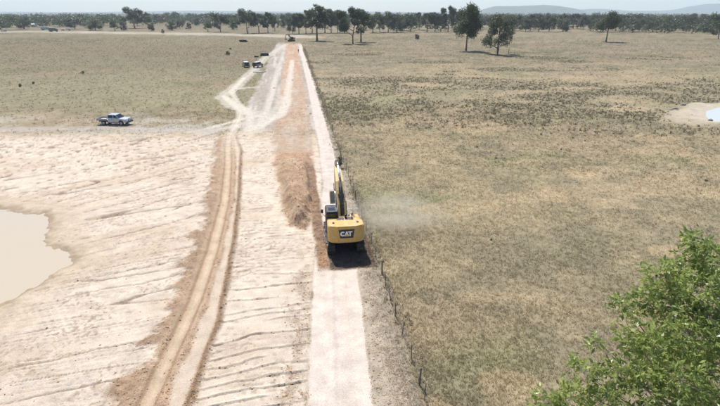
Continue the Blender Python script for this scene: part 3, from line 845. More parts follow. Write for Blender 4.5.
px_tree('gum_tree', 208, 31.5, 20, 8, 'multi', 2, 'low gum at the left end of the big road-side clump', mat='gum2')
px_tree('gum_tree', 221, 32, 11.5, 21, 'spread', 0, 'broad dark gum at the left of the big road-side clump')
px_tree('gum_tree', 234, 30, 16, 10, 'bush', 2, 'lighter green tree inside the big road-side clump', mat='gum3')
px_tree('gum_tree', 248, 33.5, 7.5, 26, 'spread', 1, 'largest gum of the clump left of the road end')
px_tree('gum_tree', 259, 33, 10.5, 18, 'tall', 1, 'gum right against the largest clump gum')
px_tree('gum_tree', 268, 33, 11, 17, 'tall', 0, 'gum with pale trunk near the gap left of the road end')
px_tree('gum_tree', 275, 31, 14, 9, 'multi', 0, 'last gum of the left clump beside the open gap')
px_tree('gum_tree', 284, 28, 12.5, 12, 'bush', 0, 'dark gum in the distance just right of the gap')
ORD = ['first', 'second', 'third', 'fourth', 'fifth', 'sixth', 'seventh', 'eighth', 'ninth', 'tenth', 'eleventh', 'twelfth', 'thirteenth', 'fourteenth', 'fifteenth', 'sixteenth', 'seventeenth', 'eighteenth', 'nineteenth', 'twentieth']
road_row = [(293, 34, 16, 10, 'multi', 1), (299, 34, 13.5, 11, 'tall', 2), (306, 34, 11, 12, 'tall', 0), (312, 33, 9, 13, 'spread', 1), (325, 33, 7, 13, 'tall', 1), (331, 33, 12, 10, 'multi', 2),
            (338, 33, 10, 13, 'spread', 2), (345, 33, 13, 11, 'bush', 2)]
for i, (x, yb, yt, w, kd, vr) in enumerate(road_row):
    px_tree('gum_tree', x, yb, yt - 2.2, w * 1.5, kd, vr, ORD[i] + ' gum from the left in the dark row right behind the road end', group='gums behind the road end')
mid_row = [(373, 33, 14, 10, 'multi', 0), (380, 32.5, 12.5, 12, 'spread', 0), (388, 32.5, 12, 13, 'spread', 1), (397, 32.5, 12.5, 12, 'bush', 0), (404, 31, 13.5, 9, 'multi', 1), (411, 32, 14, 10, 'spread', 2),
           (419, 30, 13, 9, 'tall', 0), (427, 32, 11.5, 12, 'tall', 1), (435, 32, 12, 10, 'tall', 2), (441, 32, 14, 9, 'multi', 2), (456, 31.5, 10, 12, 'spread', 1)]
for i, (x, yb, yt, w, kd, vr) in enumerate(mid_row):
    px_tree('gum_tree', x, yb, yt - 1.6, w * 1.5, kd, vr, ORD[i] + ' gum from the left in the row between leaning gum and tallest tree', group='gums of the middle row', mat=('gum', 'gum2')[i % 2])
px_tree('gum_tree', 448, 32, 3.5, 15, 'tall', 2, 'high-topped gum standing out of the middle row left of the tallest tree')
random.seed(5)
kinds = [('tall', 3), ('multi', 3), ('bush', 3), ('multi', 3), ('bush', 3), ('spread', 3)]
right_row = []
x = 478.0
while x < 735:
    for yb, yt in ((31.5, 14.5), (29.0, 13.0)):
        if x < 505 and yb > 31: continue
        right_row.append((x + random.uniform(-3, 3), yb + random.uniform(-.9, .6), yt + random.uniform(-1.6, 3.0), random.uniform(12, 18), yb > 30))
    x += random.uniform(7.5, 10.5)
right_row.sort()
cnt = {}
for i, (x, yb, yt, w, front) in enumerate(right_row):
    kd, nv = random.choice(kinds)
    if 552 < x < 560 or 575 < x < 590: yb -= 2
    wood = x > 595
    k_ = cnt.get((wood, front), 0); cnt[(wood, front)] = k_ + 1
    if front and k_ < 20: lb_r = ORD[k_] + (' gum from left in the wood front right of the lone gum' if wood else ' gum from left along the front of the belt left of the lone gum')
    else: lb_r = 'gum tree deep in the dense wood along the right horizon' if wood else 'gum tree in the rear of the belt below the blue hill'
    px_tree('gum_tree', x, yb, yt, w, kd, random.randrange(nv), lb_r,
            group='gums of the right wood' if x > 595 else 'gums of the right belt', mat=random.choice(['gum', 'gum2', 'gum', 'gum2', 'bare']))
left_row = [(4, 28, 18, 12), (12, 25, 15, 10), (36, 25, 16, 9), (46, 26, 18, 9), (56, 24, 15, 10), (86, 25, 16, 10), (104, 25, 16, 10), (118, 24, 14, 11), (160, 24, 14, 12), (166, 22, 12, 10), (178, 22, 12, 11),
            (190, 21, 13, 10), (204, 22, 13.5, 10), (213, 23, 14, 9), (228, 25, 14, 9), (240, 26, 14, 10), (290, 23, 13, 9), (-8, 28, 17, 14), (-22, 30, 16, 16)]
for i, (x, yb, yt, w) in enumerate(sorted(left_row)):
    kd, nv = random.choice(kinds)
    px_tree('gum_tree', x, yb, yt - .8, w * 1.25, kd, random.randrange(nv), ORD[i] + ' hazy gum from the left on the far slope behind the left trees', group='far gums at the left', mat=random.choice(['gum', 'gum2', 'bare']))

# the far woods beyond, one mass
V_, F_, nV = [], [], 0
rng = np.random.default_rng(21)
nf = 5800
fr = 530 * (3600 / 530) ** rng.random(nf); fa = np.radians(rng.uniform(-44, 44, nf))
fx, fy = fr * np.sin(fa), fr * np.cos(fa)
dens = fbm(fx / 260, fy / 200, 71, 3)
ok = (dens > .43) | (fr > 1500)
ok &= ~((np.abs(np.degrees(fa) - math.degrees(math.atan2(-75, 522))) < 1.0) & (fr < 1100))
ok &= ~((fa < -.15) & (fr < 660))
ok &= ~((fa < -.03) & (fr < 760) & (dens < .55))
fx, fy, fr = fx[ok], fy[ok], fr[ok]
ht = rng.uniform(9, 17.5, len(fx)) * np.where(rng.random(len(fx)) < .12, 1.2, 1)
for x_, y_, r_, h_ in zip(fx, fy, fr, ht):
    k_ = 3 if r_ > 1500 else 5
    cs = [(x_ + rng.uniform(-.35, .35) * h_, y_ + rng.uniform(-.3, .3) * h_, h_ * rng.uniform(.16, .72)) for _ in range(k_)]
    v3, f3 = leaf_cloud(cs, [h_ * rng.uniform(.2, .32) for _ in cs], [24 if r_ < 1500 else 12] * k_, h_ * .13, .85, .4)
    V_.append(v3)
V_ = np.concatenate(V_)
tag(np_mesh('far_woodland', V_, np.arange(len(V_)).reshape(-1, 3), M['gum']), 'far dark woods reading as one mass along the horizon', 'woodland', kind='stuff')
print('far wood tris', len(V_) // 3)

# ------------------------------------------------------------------ near gum sapling crown at the lower right
def near_tree():
    global rng
    rng = np.random.default_rng(33)
    rs = random.Random(33)
    bx0, by0 = 7.9, 8.6
    t = empty('young_gum_tree', (bx0, by0, -.05), 0, 'bright green young gum tree whose crown fills the lower right corner', 'tree')
    def at(px_, py_, depth):
        r_ = (px_ - W_PX / 2) / F_PX; u_ = (H_PX / 2 - py_) / F_PX
        d = Vector((r_, math.cos(PITCH) + u_ * math.sin(PITCH), -math.sin(PITCH) + u_ * math.cos(PITCH)))
        return Vector((0, 0, CAM_H)) + d * depth - Vector((bx0, by0, -.05))
    # clump centres: (photo x, photo y, metres from the drone, radius)
    cl_ = [(698, 243, 10.6, .28), (712, 262, 10.3, .40), (684, 268, 10.7, .40), (664, 276, 10.5, .36), (700, 292, 10.0, .50), (672, 305, 10.4, .46), (648, 300, 10.8, .34), (626, 308, 10.7, .28),
           (735, 285, 10.6, .5), (632, 338, 10.2, .36), (655, 345, 9.9, .44), (690, 335, 9.7, .50), (720, 325, 9.9, .50), (620, 372, 9.9, .34), (645, 388, 9.6, .42), (680, 380, 9.3, .46),
           (712, 372, 9.4, .46), (583, 372, 9.9, .26), (572, 398, 9.8, .34), (545, 402, 10.0, .22), (602, 402, 9.6, .36), (596, 342, 10.1, .10), (740, 350, 10.2, .55), (760, 300, 10.9, .6), (765, 390, 9.8, .6),
           (700, 420, 9.2, .5), (650, 430, 9.3, .5), (600, 440, 9.4, .45), (555, 432, 9.7, .4), (725, 425, 9.4, .55)]
    cl_ += [(rs.uniform(600, 800), rs.uniform(430, 640), rs.uniform(8.6, 11.5), rs.uniform(.4, .6)) for _ in range(26)]
    cl_ += [(rs.uniform(740, 860), rs.uniform(280, 430), rs.uniform(9.5, 12.0), rs.uniform(.4, .65)) for _ in range(12)]
    cl_ += [(rs.uniform(640, 780), rs.uniform(330, 460), rs.uniform(11.0, 12.6), rs.uniform(.35, .5)) for _ in range(10)]
    # trunk with a fork
    tb = MB()
    top = at(712, 275, 10.5)
    path = [Vector((0, 0, 0)), Vector((.05, .03, 3.0)), Vector((-.05, .1, 6.2)), Vector((.0, .2, 8.5)), lerp(Vector((0, .2, 8.5)), top, .6), top]
    tb.tube(path, [.17, .14, .115, .09, .055, .015], 9)
    tb.build('trunk', M['palebark'], t, True)
    limb, V = MB(), []
    def leaf_at(p, d, n_, L):
        out = []
        for _ in range(n_):
            q_ = p + d * rs.uniform(-.02, .16)
            ax = (d * rs.uniform(.0, .9) + Vector((rs.gauss(0, 1), rs.gauss(0, 1), rs.gauss(-.25, .8))).normalized()).normalized()
            sd = ax.cross(Vector((rs.gauss(0, 1), rs.gauss(0, 1), rs.gauss(0, 1)))).normalized()
            l_ = L * rs.uniform(.45, 1.25); w_ = l_ * rs.uniform(.14, .22)
            nn = ax.cross(sd)
            e1 = q_ + ax * l_ * .45 + sd * w_ - nn * l_ * .03; e2 = q_ + ax * l_ * .45 - sd * w_ - nn * l_ * .03
            out.append((q_, e1, q_ + ax * l_ - nn * l_ * .12, e2))
        return out
    for (x_, y_, d_, r_) in cl_:
        r_ *= .90
        c_ = at(x_, y_, d_)
        zb = max(2.0, min(c_.z - .5 - .6 * Vector((c_.x, c_.y)).length, top.z - .6))
        k_ = zb / top.z
        b_ = Vector((0, 0, zb)) if zb < 8.5 else lerp(Vector((0, .2, 8.5)), top, (zb - 8.5) / (top.z - 8.5))
        m_ = lerp(b_, c_, .5) + Vector((rs.uniform(-.2, .2), rs.uniform(-.2, .2), -.1))
        limb.tube([b_, m_, lerp(m_, c_, .6), c_], [.035, .024, .014, .006], 5)
        ntw = int(125 * (r_ / .45) ** 2) + 6
        for _ in range(ntw):
            d = Vector((rs.gauss(0, 1), rs.gauss(0, 1), rs.gauss(.25, .85))).normalized()
            e = c_ + Vector((d.x, d.y, d.z * .85)) * r_ * rs.uniform(.45, 1.12)
            if rs.random() < .35: limb.tube([lerp(c_, e, .1), lerp(c_, e, .6) + Vector((0, 0, -.02)), e], [.006, .004, .002], 3)
            V += leaf_at(e, (e - c_).normalized(), rs.randint(5, 9), .135)
    limb.build('branches', M['palebark'], t, True)
    vv = np.array([[tuple(p) for p in q_] for q_ in V], np.float32).reshape(-1, 3)
    lv = np_mesh('leaves', vv, np.arange(len(vv)).reshape(-1, 4), M['foreleaf'], True, t)
    lv['kind'] = 'stuff'
    print('near leaves', len(V))
near_tree()
# ------------------------------------------------------------------ excavator
def arc(cx, cy, r_, a0, a1, n):
    return [(cx + r_ * math.cos(math.radians(a0 + (a1 - a0) * i / n)), cy + r_ * math.sin(math.radians(a0 + (a1 - a0) * i / n))) for i in range(n + 1)]
def rod(mb, a, b, r_, n=8): return mb.tube([a, b], r_, n)
def strip_arm(prof_top, prof_bot, hw_list):
    """box-section arm: matched top and bottom outlines (y, z), half widths along it"""
    mb = MB(); V = []
    for (a, b), (c, d), w in zip(prof_top, prof_bot, hw_list):
        V += [(-w, a, b), (w, a, b), (w, c, d), (-w, c, d)]
    F_ = []
    n = len(hw_list)
    for i in range(n - 1):
        for k in range(4):
            F_.append((i * 4 + k, i * 4 + (k + 1) % 4, (i + 1) * 4 + (k + 1) % 4, (i + 1) * 4 + k))
    F_ += [(0, 1, 2, 3), tuple((n - 1) * 4 + k for k in (3, 2, 1, 0))]
    return mb.add(V, F_)

def make_excavator(loc, rz, label):
    E = empty('excavator', loc, rz, label, 'excavator')
    L, R_ = 2.45, .48
    for sx in (-1, 1):
        x0 = sx * 1.17
        mb = MB()
        stad = [(y, z + R_) for y, z in arc(L - R_, 0, R_ - .05, -90, 90, 8)] + [(y, z + R_) for y, z in arc(-L + R_, 0, R_ - .05, 90, 270, 8)]
        mb.prism(stad, x0 - .27, x0 + .27, 'x')
        # shoes with grousers round the loop
        per = []
        n_s = 46
        tot = 2 * (2 * (L - R_)) + 2 * math.pi * R_
        for i in range(n_s):
            s_ = i / n_s * tot
            a_ = 2 * (L - R_)
            if s_ < a_: y, z, an = -L + R_ + s_, 2 * R_, 0
            elif s_ < a_ + math.pi * R_:
                t_ = (s_ - a_) / R_; y, z, an = L - R_ + math.sin(t_) * R_, R_ + math.cos(t_) * R_, -t_
            elif s_ < 2 * a_ + math.pi * R_: y, z, an = L - R_ - (s_ - a_ - math.pi * R_), 0.0, math.pi
            else:
                t_ = (s_ - 2 * a_ - math.pi * R_) / R_; y, z, an = -L + R_ - math.sin(t_) * R_, R_ - math.cos(t_) * R_, math.pi - t_
            rot = Matrix.Rotation(an, 3, 'X')
            mb.box((x0, y, z + .0), (.62, tot / n_s * .9, .05), rot)
            mb.box(Vector((x0, y, z)) + rot @ Vector((0, .04, .035)), (.60, .03, .04), rot)
        tk = mb.build('track', M['tracksteel'], E)
        MB().prism(arc(-L + R_, R_, .30, 0, 330, 11), x0 + sx * .275, x0 + sx * .33, 'x').build('sprocket', M['yellow'], tk)
        MB().prism(arc(L - R_, R_, .27, 0, 330, 11), x0 + sx * .275, x0 + sx * .32, 'x').build('idler', M['black'], tk)
        MB().prism([(-1.6, .3), (1.6, .3), (1.45, .66), (-1.45, .66)], x0 + sx * .275, x0 + sx * .345, 'x', .02).build('track_frame', M['black'], tk)
    mb = MB(); mb.box((0, 0, .62), (1.8, 1.7, .38)); mb.prism(arc(0, 0, .72, 0, 345, 23), .8, 1.16, 'z')
    mb.build('undercarriage', M['black'], E)
    MB().box((0, -.55, 1.22), (2.7, 3.5, .16)).build('deck', M['black'], E, bevel=.02)
    # counterweight with rounded rear
    plan = [(-1.40, -1.55), (-1.42, -2.25)] + [(-1.42 + .38 * (1 - math.cos(math.radians(a_))), -2.42 - .36 * math.sin(math.radians(a_))) for a_ in (0, 25, 50, 75)] + [(-.75, -2.90), (.75, -2.90)]
    plan += [(-p[0], p[1]) for p in reversed(plan[:6])]
    cw = MB().prism(plan, 1.28, 2.66, 'z', .09).build('counterweight', M['yellow'], E)
    MB().box((0, -2.2, 1.26), (2.3, .8, .08)).build('counterweight_base', M['black'], cw)
    for sx in (-1, 1):
        MB().box((sx * .95, -2.1, 2.69), (.16, .16, .06)).build('lifting_eye', M['black'], cw)
    # rear nameplate and lettering
    pl = MB().prism([(-.62, 2.42), (.62, 2.42), (.50, 1.70), (-.50, 1.70)], -2.925, -2.885, 'y').build('nameplate', M['black'], E)
    def flat(poly, name, mat, y0=-2.934):
        MB().prism(poly, y0, y0 + .012, 'y').build(name, mat, pl)
    cz, ch = 2.07, .40
    # C
    o_ = arc(-.30, cz, .20, 42, 318, 12); i_ = arc(-.29, cz, .095, 318, 42, 12)
    flat(o_ + i_, 'letter', M['white'])
    # A
    flat([(-.155, cz - .2), (-.04, cz + .2), (.06, cz + .2), (.175, cz - .2), (.07, cz - .2), (.01, cz + .06), (-.05, cz - .2)], 'letter', M['white'])
    # T
    flat([(.10, cz + .2), (.44, cz + .2), (.44, cz + .11), (.325, cz + .11), (.325, cz - .2), (.215, cz - .2), (.215, cz + .11), (.13, cz + .11)], 'letter', M['white'], -2.937)
    flat([(-.16, cz - .215), (.01, cz - .04), (.18, cz - .215)], 'triangle_mark', M['yellow'], -2.944)
    # engine cover, side boxes
    hd = MB(); hd.prism([(-1.36, 1.3), (1.36, 1.3), (1.36, 2.34), (1.26, 2.44), (-1.26, 2.44), (-1.36, 2.34)], -1.54, -.35, 'y', .03)
    hood = hd.build('engine_cover', M['yellow'], E)
    for sx in (-1, 1):
        g = MB()
        for k in range(6): g.box((sx * 1.365, -.95, 1.55 + k * .11), (.02, .8, .05))
        g.build('vent', M['black'], hood)
    for k in range(2): MB().box((-.3 + k * .75, -.95, 2.46), (.6, .75, .05)).build('hatch', M['black'], hood, bevel=.012)
    MB().box((.95, .35, 1.66), (.82, 1.36, .70)).build('storage_box', M['yellow'], E, bevel=.03)
    MB().box((.95, 1.16, 1.5), (.8, .24, .4)).build('step', M['black'], E, bevel=.02)
    ex = MB(); ex.tube([(.62, -1.15, 2.42), (.62, -1.15, 2.95), (.62, -1.25, 3.05)], .065, 8); ex.build('exhaust', M['tracksteel'], E, True)
    MB().tube([(.15, -.75, 2.44), (.15, -.75, 2.78)], .09, 8).build('air_intake', M['black'], E, True)
    for x0, x1 in ((.35, .80), (.88, 1.32)):
        r_ = MB()
        for yy in (-.28,):
            r_.tube([(x0, yy, 1.9), (x0, yy, 2.95), (x0 + .1, yy, 3.05), (x1 - .1, yy, 3.05), (x1, yy, 2.95), (x1, yy, 1.9)], .032, 6)
        r_.build('handrail', M['white'], E, True)
    # cab
    prof = [(-.55, 1.30), (1.25, 1.30), (1.42, 1.75), (1.20, 2.80), (1.05, 2.90), (-.45, 2.90), (-.55, 2.80)]
    cab = MB().prism(prof, -1.40, -.44, 'x', .04).build('cab', M['black'], E)
    MB().prism([(-1.36, -.50), (-.48, -.50), (-.48, 1.02), (-1.36, 1.02)], 2.905, 2.95, 'z', .03).build('cab_roof', M['black'], cab)
    MB().box((-.92, .15, 2.955), (.55, .6, .02)).build('roof_hatch', M['glass'], cab)
    MB().box((-.92, -.555, 2.42), (.76, .02, .55)).build('rear_window', M['glass'], cab)
    for xs in (-1.405, -.435):
        MB().prism([(-.42, 2.05), (.28, 2.05), (.28, 2.74), (-.42, 2.74)], xs - .008, xs + .008, 'x').build('side_window', M['glass'], cab)
        MB().prism([(.36, 1.75), (1.22, 1.75), (1.10, 2.72), (.36, 2.72)], xs - .008, xs + .008, 'x').build('door_window', M['glass'], cab)
    MB().prism([(-1.32, 1.0), (-.52, 1.0), (-.52, 1.1), (-1.32, 1.1)], 2.95, 2.99, 'z').build('lamp_bar', M['white'], cab)
    MB().tube([(-1.42, .9, 2.0), (-1.62, .95, 2.2), (-1.62, .95, 2.6)], .02, 5).box((-1.66, .95, 2.45), (.2, .03, .34)).build('mirror', M['black'], E)
    # boom, stick, bucket
    top = [(.20, 2.20), (.85, 3.05), (1.75, 3.98), (2.45, 4.52), (3.2, 4.78), (4.4, 5.02), (5.45, 5.14)]
    bot = [(.45, 1.70), (1.20, 2.45), (2.15, 3.25), (2.80, 3.72), (3.35, 4.06), (4.45, 4.55), (5.55, 4.84)]
    boom = strip_arm(top, bot, [.34, .34, .34, .34, .32, .28, .22]).build('boom', M['dustyyellow'], E, bevel=.015)
    hs = MB()
    for k, xx in enumerate((-.13, -.05, .05, .13)):
        hs.tube([(xx, .2 + .02 * k, 2.28), (xx, .84, 3.12), (xx, 1.72, 4.06), (xx, 2.40, 4.60)], .034, 5)
    hs.build('hydraulic_hoses', M['black'], boom, True)
    MB().box((0, 1.3, 3.62), (.5, .06, .36), Matrix.Rotation(math.radians(-39), 3, 'X')).build('boom_lamp', M['black'], boom)
    for sx in (-1, 1):
        c_ = rod(MB(), (sx * .42, 1.15, 1.55), (sx * .42, 1.95, 2.85), .085).build('boom_cylinder', M['black'], E, True)
        rod(MB(), (sx * .42, 1.9, 2.78), (sx * .42, 2.45, 3.62), .045).build('piston_rod', M['steel'], c_, True)
    c_ = rod(MB(), (0, 2.62, 4.9), (0, 4.1, 5.4), .10).build('stick_cylinder', M['white'], E, True)
    rod(MB(), (0, 4.0, 5.37), (0, 4.98, 5.66), .055).build('piston_rod', M['steel'], c_, True)
    stick = strip_arm([(4.85, 5.75), (5.40, 5.45), (5.90, 4.75), (6.55, 2.35)], [(4.95, 5.52), (5.15, 4.95), (5.45, 4.50), (6.28, 2.28)], [.13, .19, .21, .15]).build('stick', M['dusty'], E, bevel=.012)
    c_ = rod(MB(), (0, 5.62, 5.4), (0, 6.35, 3.8), .085).build('bucket_cylinder', M['white'], E, True)
    rod(MB(), (0, 6.32, 3.85), (0, 6.7, 2.85), .045).build('piston_rod', M['steel'], c_, True)
    lk = MB()
    for sx in (-1, 1): lk.box((sx * .2, 6.62, 2.6), (.05, .12, .62), Matrix.Rotation(math.radians(-20), 3, 'X'))
    lk.build('bucket_link', M['black'], E)
    bp = [(6.53, 2.35), (6.73, 2.05), (6.70, 1.55), (6.38, 1.15), (5.88, 1.02), (5.33, 1.22), (5.38, 1.35), (5.86, 1.20), (6.28, 1.32), (6.52, 1.65), (6.50, 2.00), (6.28, 2.26)]
    bk = MB().prism(bp, -.62, .62, 'x')
    for sx in (-1, 1): bk.prism([(6.53, 2.32), (6.68, 2.00), (6.66, 1.58), (6.36, 1.20), (5.88, 1.07), (5.38, 1.28), (6.13, 2.20)], sx * .62 - .02, sx * .62 + .02, 'x')
    bko = bk.build('bucket', M['dusty'], E)
    for k in range(5): MB().prism([(5.46, 1.20), (5.44, 1.34), (5.14, 1.32)], -.56 + k * .28 - .05, -.56 + k * .28 + .05, 'x').build('tooth', M['steel'], bko)
    return E
ex_xy = uv2xy(.02, 4.6)
make_excavator((ex_xy[0], ex_xy[1], .0), -ROAD_A, 'large yellow excavator with black tracks working on the pale road, seen from behind')
far = gp(291.5, 41.5)
fe = copy_tree(bpy.data.objects['excavator'])
fe.location = (far[0], far[1], 0); fe.rotation_euler = (0, 0, math.radians(150)); fe.scale = (.95, .95, .95)
fe['label'] = 'tiny second excavator far up the brown strip near the road end'

# ------------------------------------------------------------------ vehicles
def wheel(parent, x, y, r_, w_):
    a = MB().prism(arc(x, r_, r_, 0, 345, 23), y - w_ / 2, y + w_ / 2, 'y', .03).build('wheel', M['rubber'], parent)
    s_ = 1 if y > 0 else -1
    MB().prism(arc(x, r_, r_ * .58, 0, 330, 11), y + s_ * (w_ / 2 - .02), y + s_ * (w_ / 2 + .015), 'y').build('rim', M['tray'], a)
def greenhouse(prof, hw, top_in):
    """glasshouse tapering inwards to the roof: prof = (x, z) outline"""
    zs = [p[1] for p in prof]; z0, z1 = min(zs), max(zs)
    V = []
    for s_ in (-1, 1):
        for x, z in prof: V.append((x, s_ * (hw - top_in * (z - z0) / (z1 - z0)), z))
    n = len(prof); F_ = [tuple(range(n)), tuple(range(n, 2 * n))[::-1]] + [(i, (i + 1) % n, n + (i + 1) % n, n + i) for i in range(n)]
    return MB().add(V, F_)
def make_ute(loc, rz, label, paint, group=None, name='utility_vehicle', cat='ute'):
    u_ = empty(name, loc, rz, label, cat, group)
    hw = .90
    body = [(-.75, .50), (2.55, .50), (2.66, .62), (2.66, .95), (2.55, 1.10), (1.30, 1.20), (-.75, 1.20)]
    b_ = MB().prism(body, -hw, hw, 'y', .05).build('body', paint, u_)
    gh = [(-.78, 1.19), (1.32, 1.19), (.72, 1.76), (.60, 1.80), (-.60, 1.80), (-.72, 1.76)]
    c_ = greenhouse(gh, hw - .03, .14).build('cabin', paint, u_, bevel=.02)
    for s_ in (-1, 1):
        def win(x0, x1, x2, x3, nm='side_window'):
            z0, z1 = 1.25, 1.70
            y0 = s_ * (hw - .03 - .14 * (z0 - 1.19) / .61 + .006); y1 = s_ * (hw - .03 - .14 * (z1 - 1.19) / .61 + .006)
            V = [(x0, y0, z0), (x1, y0, z0), (x2, y1, z1), (x3, y1, z1)]
            V += [(x, y - s_ * .02, z) for x, y, z in V]
            MB().add(V, [(0, 1, 2, 3), (7, 6, 5, 4), (0, 1, 5, 4), (1, 2, 6, 5), (2, 3, 7, 6), (3, 0, 4, 7)]).build(nm, M['glass'], c_)
        win(-.62, .22, .22, -.56); win(.32, 1.12, .72, .32)
        MB().box((.27, s_ * (hw + .004), .86), (.02, .01, .6)).build('door_seam', M['black'], b_)
        MB().box((.05, s_ * (hw + .015), 1.08), (.16, .03, .04)).build('door_handle', M['black'], b_)
        MB().box((1.05, s_ * (hw + .12), 1.32), (.1, .22, .16)).build('mirror', M['black'], u_, bevel=.02)
        MB().box((2.60, s_ * .66, .86), (.16, .36, .18)).build('headlight', M['lens'], u_, bevel=.02)
        MB().box((.3, s_ * (hw - .05), .44), (1.5, .16, .06)).build('side_step', M['black'], u_)
        MB().prism([(1.15, .52)] + [(1.62 + .47 * math.cos(a_), .46 + .47 * math.sin(a_)) for a_ in [math.pi * (1 - k / 8) for k in range(9)]] + [(2.09, .52)], s_ * hw - .025, s_ * hw + .025, 'y').build('wheel_arch', M['black'], u_)
    ws = [(.80, 1.74), (1.28, 1.22)]
    MB().add([(1.30, -.80, 1.235), (1.30, .80, 1.235), (.77, .70, 1.745), (.77, -.70, 1.745), (1.27, -.80, 1.20), (1.27, .80, 1.20), (.74, .70, 1.72), (.74, -.70, 1.72)],
             [(0, 1, 2, 3), (7, 6, 5, 4), (0, 1, 5, 4), (1, 2, 6, 5), (2, 3, 7, 6), (3, 0, 4, 7)]).build('windscreen', M['glass'], c_)
    MB().box((-.775, 0, 1.50), (.03, 1.2, .36)).build('rear_window', M['glass'], c_)
    bb = MB(); bb.box((2.76, 0, .60), (.14, 1.7, .26)); bb.tube([(2.8, -.55, .7), (2.84, -.5, 1.15), (2.84, .5, 1.15), (2.8, .55, .7)], .035, 6); bb.build('bull_bar', M['black'], u_)
    # tray
    t_ = MB(); t_.box((-1.78, 0, .86), (1.9, 1.84, .06)); t_.build('tray', M['tray'], u_)
    for s_ in (-1, 1): MB().box((-1.78, s_ * .92, 1.01), (1.9, .03, .25)).build('tray_side', M['tray'], u_)
    MB().box((-2.74, 0, 1.01), (.03, 1.84, .25)).build('tailgate', M['tray'], u_)
    hb = MB(); hb.tube([(-.87, -.85, .88), (-.87, -.85, 1.72), (-.87, .85, 1.72), (-.87, .85, .88)], .03, 6)
    for k in range(5): hb.tube([(-.87, -.5 + .25 * k, .9), (-.87, -.5 + .25 * k, 1.72)], .018, 5)
    hb.build('headboard', M['tray'], u_)
    MB().box((-1.0, 0, .60), (3.3, .9, .18)).build('chassis', M['black'], u_)
    for s_ in (-1, 1): MB().box((-2.73, s_ * .75, .78), (.05, .25, .1)).build('tail_lamp', M['redlens'], u_)
    for x, y in ((1.62, .80), (1.62, -.80), (-1.55, .80), (-1.55, -.80)): wheel(u_, x, y, .39, .24)
    MB().tube([(1.4, -.8, 1.15), (1.38, -.8, 2.3)], .012, 4).build('aerial', M['black'], u_)
    return u_
uxy = gp(115.5, 124.3)
make_ute((uxy[0], uxy[1], float(land(np.array([uxy[0]]), np.array([uxy[1]]))[0][0])), math.radians(-6), 'silver utility truck with flat grey tray parked at the clay edge', M['silver'])

def make_wagon(loc, rz, label, paint, roof, group=None):
    w_ = empty('four_wheel_drive', loc, rz, label, 'car', group)
    b_ = MB().prism([(-2.3, .52), (2.3, .52), (2.4, .7), (2.36, 1.02), (1.2, 1.14), (-2.34, 1.14), (-2.4, .7)], -.92, .92, 'y', .06).build('body', paint, w_)
    g = greenhouse([(-2.30, 1.13), (1.25, 1.13), (.65, 1.78), (-2.15, 1.80)], .90, .14).build('cabin', paint, w_)
    MB().prism([(-2.12, -.72), (.6, -.72), (.6, .72), (-2.12, .72)], 1.805, 1.86, 'z', .04).build('roof', roof, w_)  # pale roof colour stands in for sky reflected off the top
    for s_ in (-1, 1):
        for x0, x1 in ((-2.05, -1.15), (-1.05, -.2), (-.1, .62)):
            MB().box(((x0 + x1) / 2, s_ * .835, 1.46), (x1 - x0, .05, .42), Matrix.Rotation(s_ * .21, 3, 'X')).build('side_window', M['glass'], g)
        MB().box((-2.4, s_ * .75, .95), (.06, .2, .3)).build('tail_lamp', M['redlens'], w_)
        MB().box((2.36, s_ * .66, .88), (.1, .3, .16)).build('headlight', M['lens'], w_)
    MB().box((-2.245, 0, 1.46), (.05, 1.3, .42), Matrix.Rotation(.2, 3, 'Y')).build('rear_window', M['glass'], g)
    MB().box((.98, 0, 1.48), (.04, 1.4, .6), Matrix.Rotation(math.radians(-43), 3, 'Y')).build('windscreen', M['glass'], g)
    MB().prism(arc(0, 1.05, .36, 0, 330, 11), -2.58, -2.41, 'x').build('spare_wheel', M['rubber'], w_)
    for x, y in ((1.5, .8), (1.5, -.8), (-1.4, .8), (-1.4, -.8)): wheel(w_, x, y, .39, .24)
    return w_
a_ = gp(246, 67.2); b2 = gp(258, 67.4)
make_wagon((a_[0], a_[1], .02), math.radians(112), 'left one of two dark vehicles parked together beside the wheel tracks', M['darkpaint'], M['white'])
make_wagon((b2[0], b2[1], .02), math.radians(72), 'right one of two dark vehicles parked together beside the wheel tracks', M['darkpaint'], M['tray'])

def make_truck(loc, rz, label, cabm, boxm, box_h, name='truck'):
    t = empty(name, loc, rz, label, 'truck')
    MB().prism([(2.1, .7), (4.0, .7), (4.05, 1.7), (3.75, 2.75), (3.5, 2.85), (2.1, 2.85)], -1.15, 1.15, 'y', .06).build('cab', cabm, t)
    MB().box((3.93, 0, 2.15), (.05, 2.0, .75), Matrix.Rotation(math.radians(-16), 3, 'Y')).build('windscreen', M['glass'], t)
    for s_ in (-1, 1): MB().box((3.05, s_ * 1.16, 2.15), (.9, .04, .6)).build('side_window', M['glass'], t)
    MB().box((0, 0, .8), (7.6, .9, .25)).build('chassis', M['black'], t)
    MB().box((-1.0, 0, 1.0 + box_h / 2), (5.8, 2.4, box_h)).build('load_body', boxm, t, bevel=.05)
    for x in (3.1, -1.6, -2.8):
        for s_ in (-1, 1): wheel(t, x, s_ * 1.02, .5, .3)
    return t
a_ = gp(53.5, 31.8); make_truck((a_[0], a_[1], 0), math.radians(8), 'dark boxy truck parked before the far left trees', M['darkpaint'], M['darkpaint'], 2.3)
a_ = gp(45.5, 30.2); make_truck((a_[0], a_[1], 0), math.radians(20), 'pale blue-grey truck just left of the dark boxy truck', M['silver'], plain('pale_blue_paint', (.30, .40, .48), .5), 2.2)
a_ = gp(66, 30.6)
tr = empty('flat_trailer', (a_[0], a_[1], 0), math.radians(5), 'long low grey trailer just right of the dark boxy truck', 'trailer')
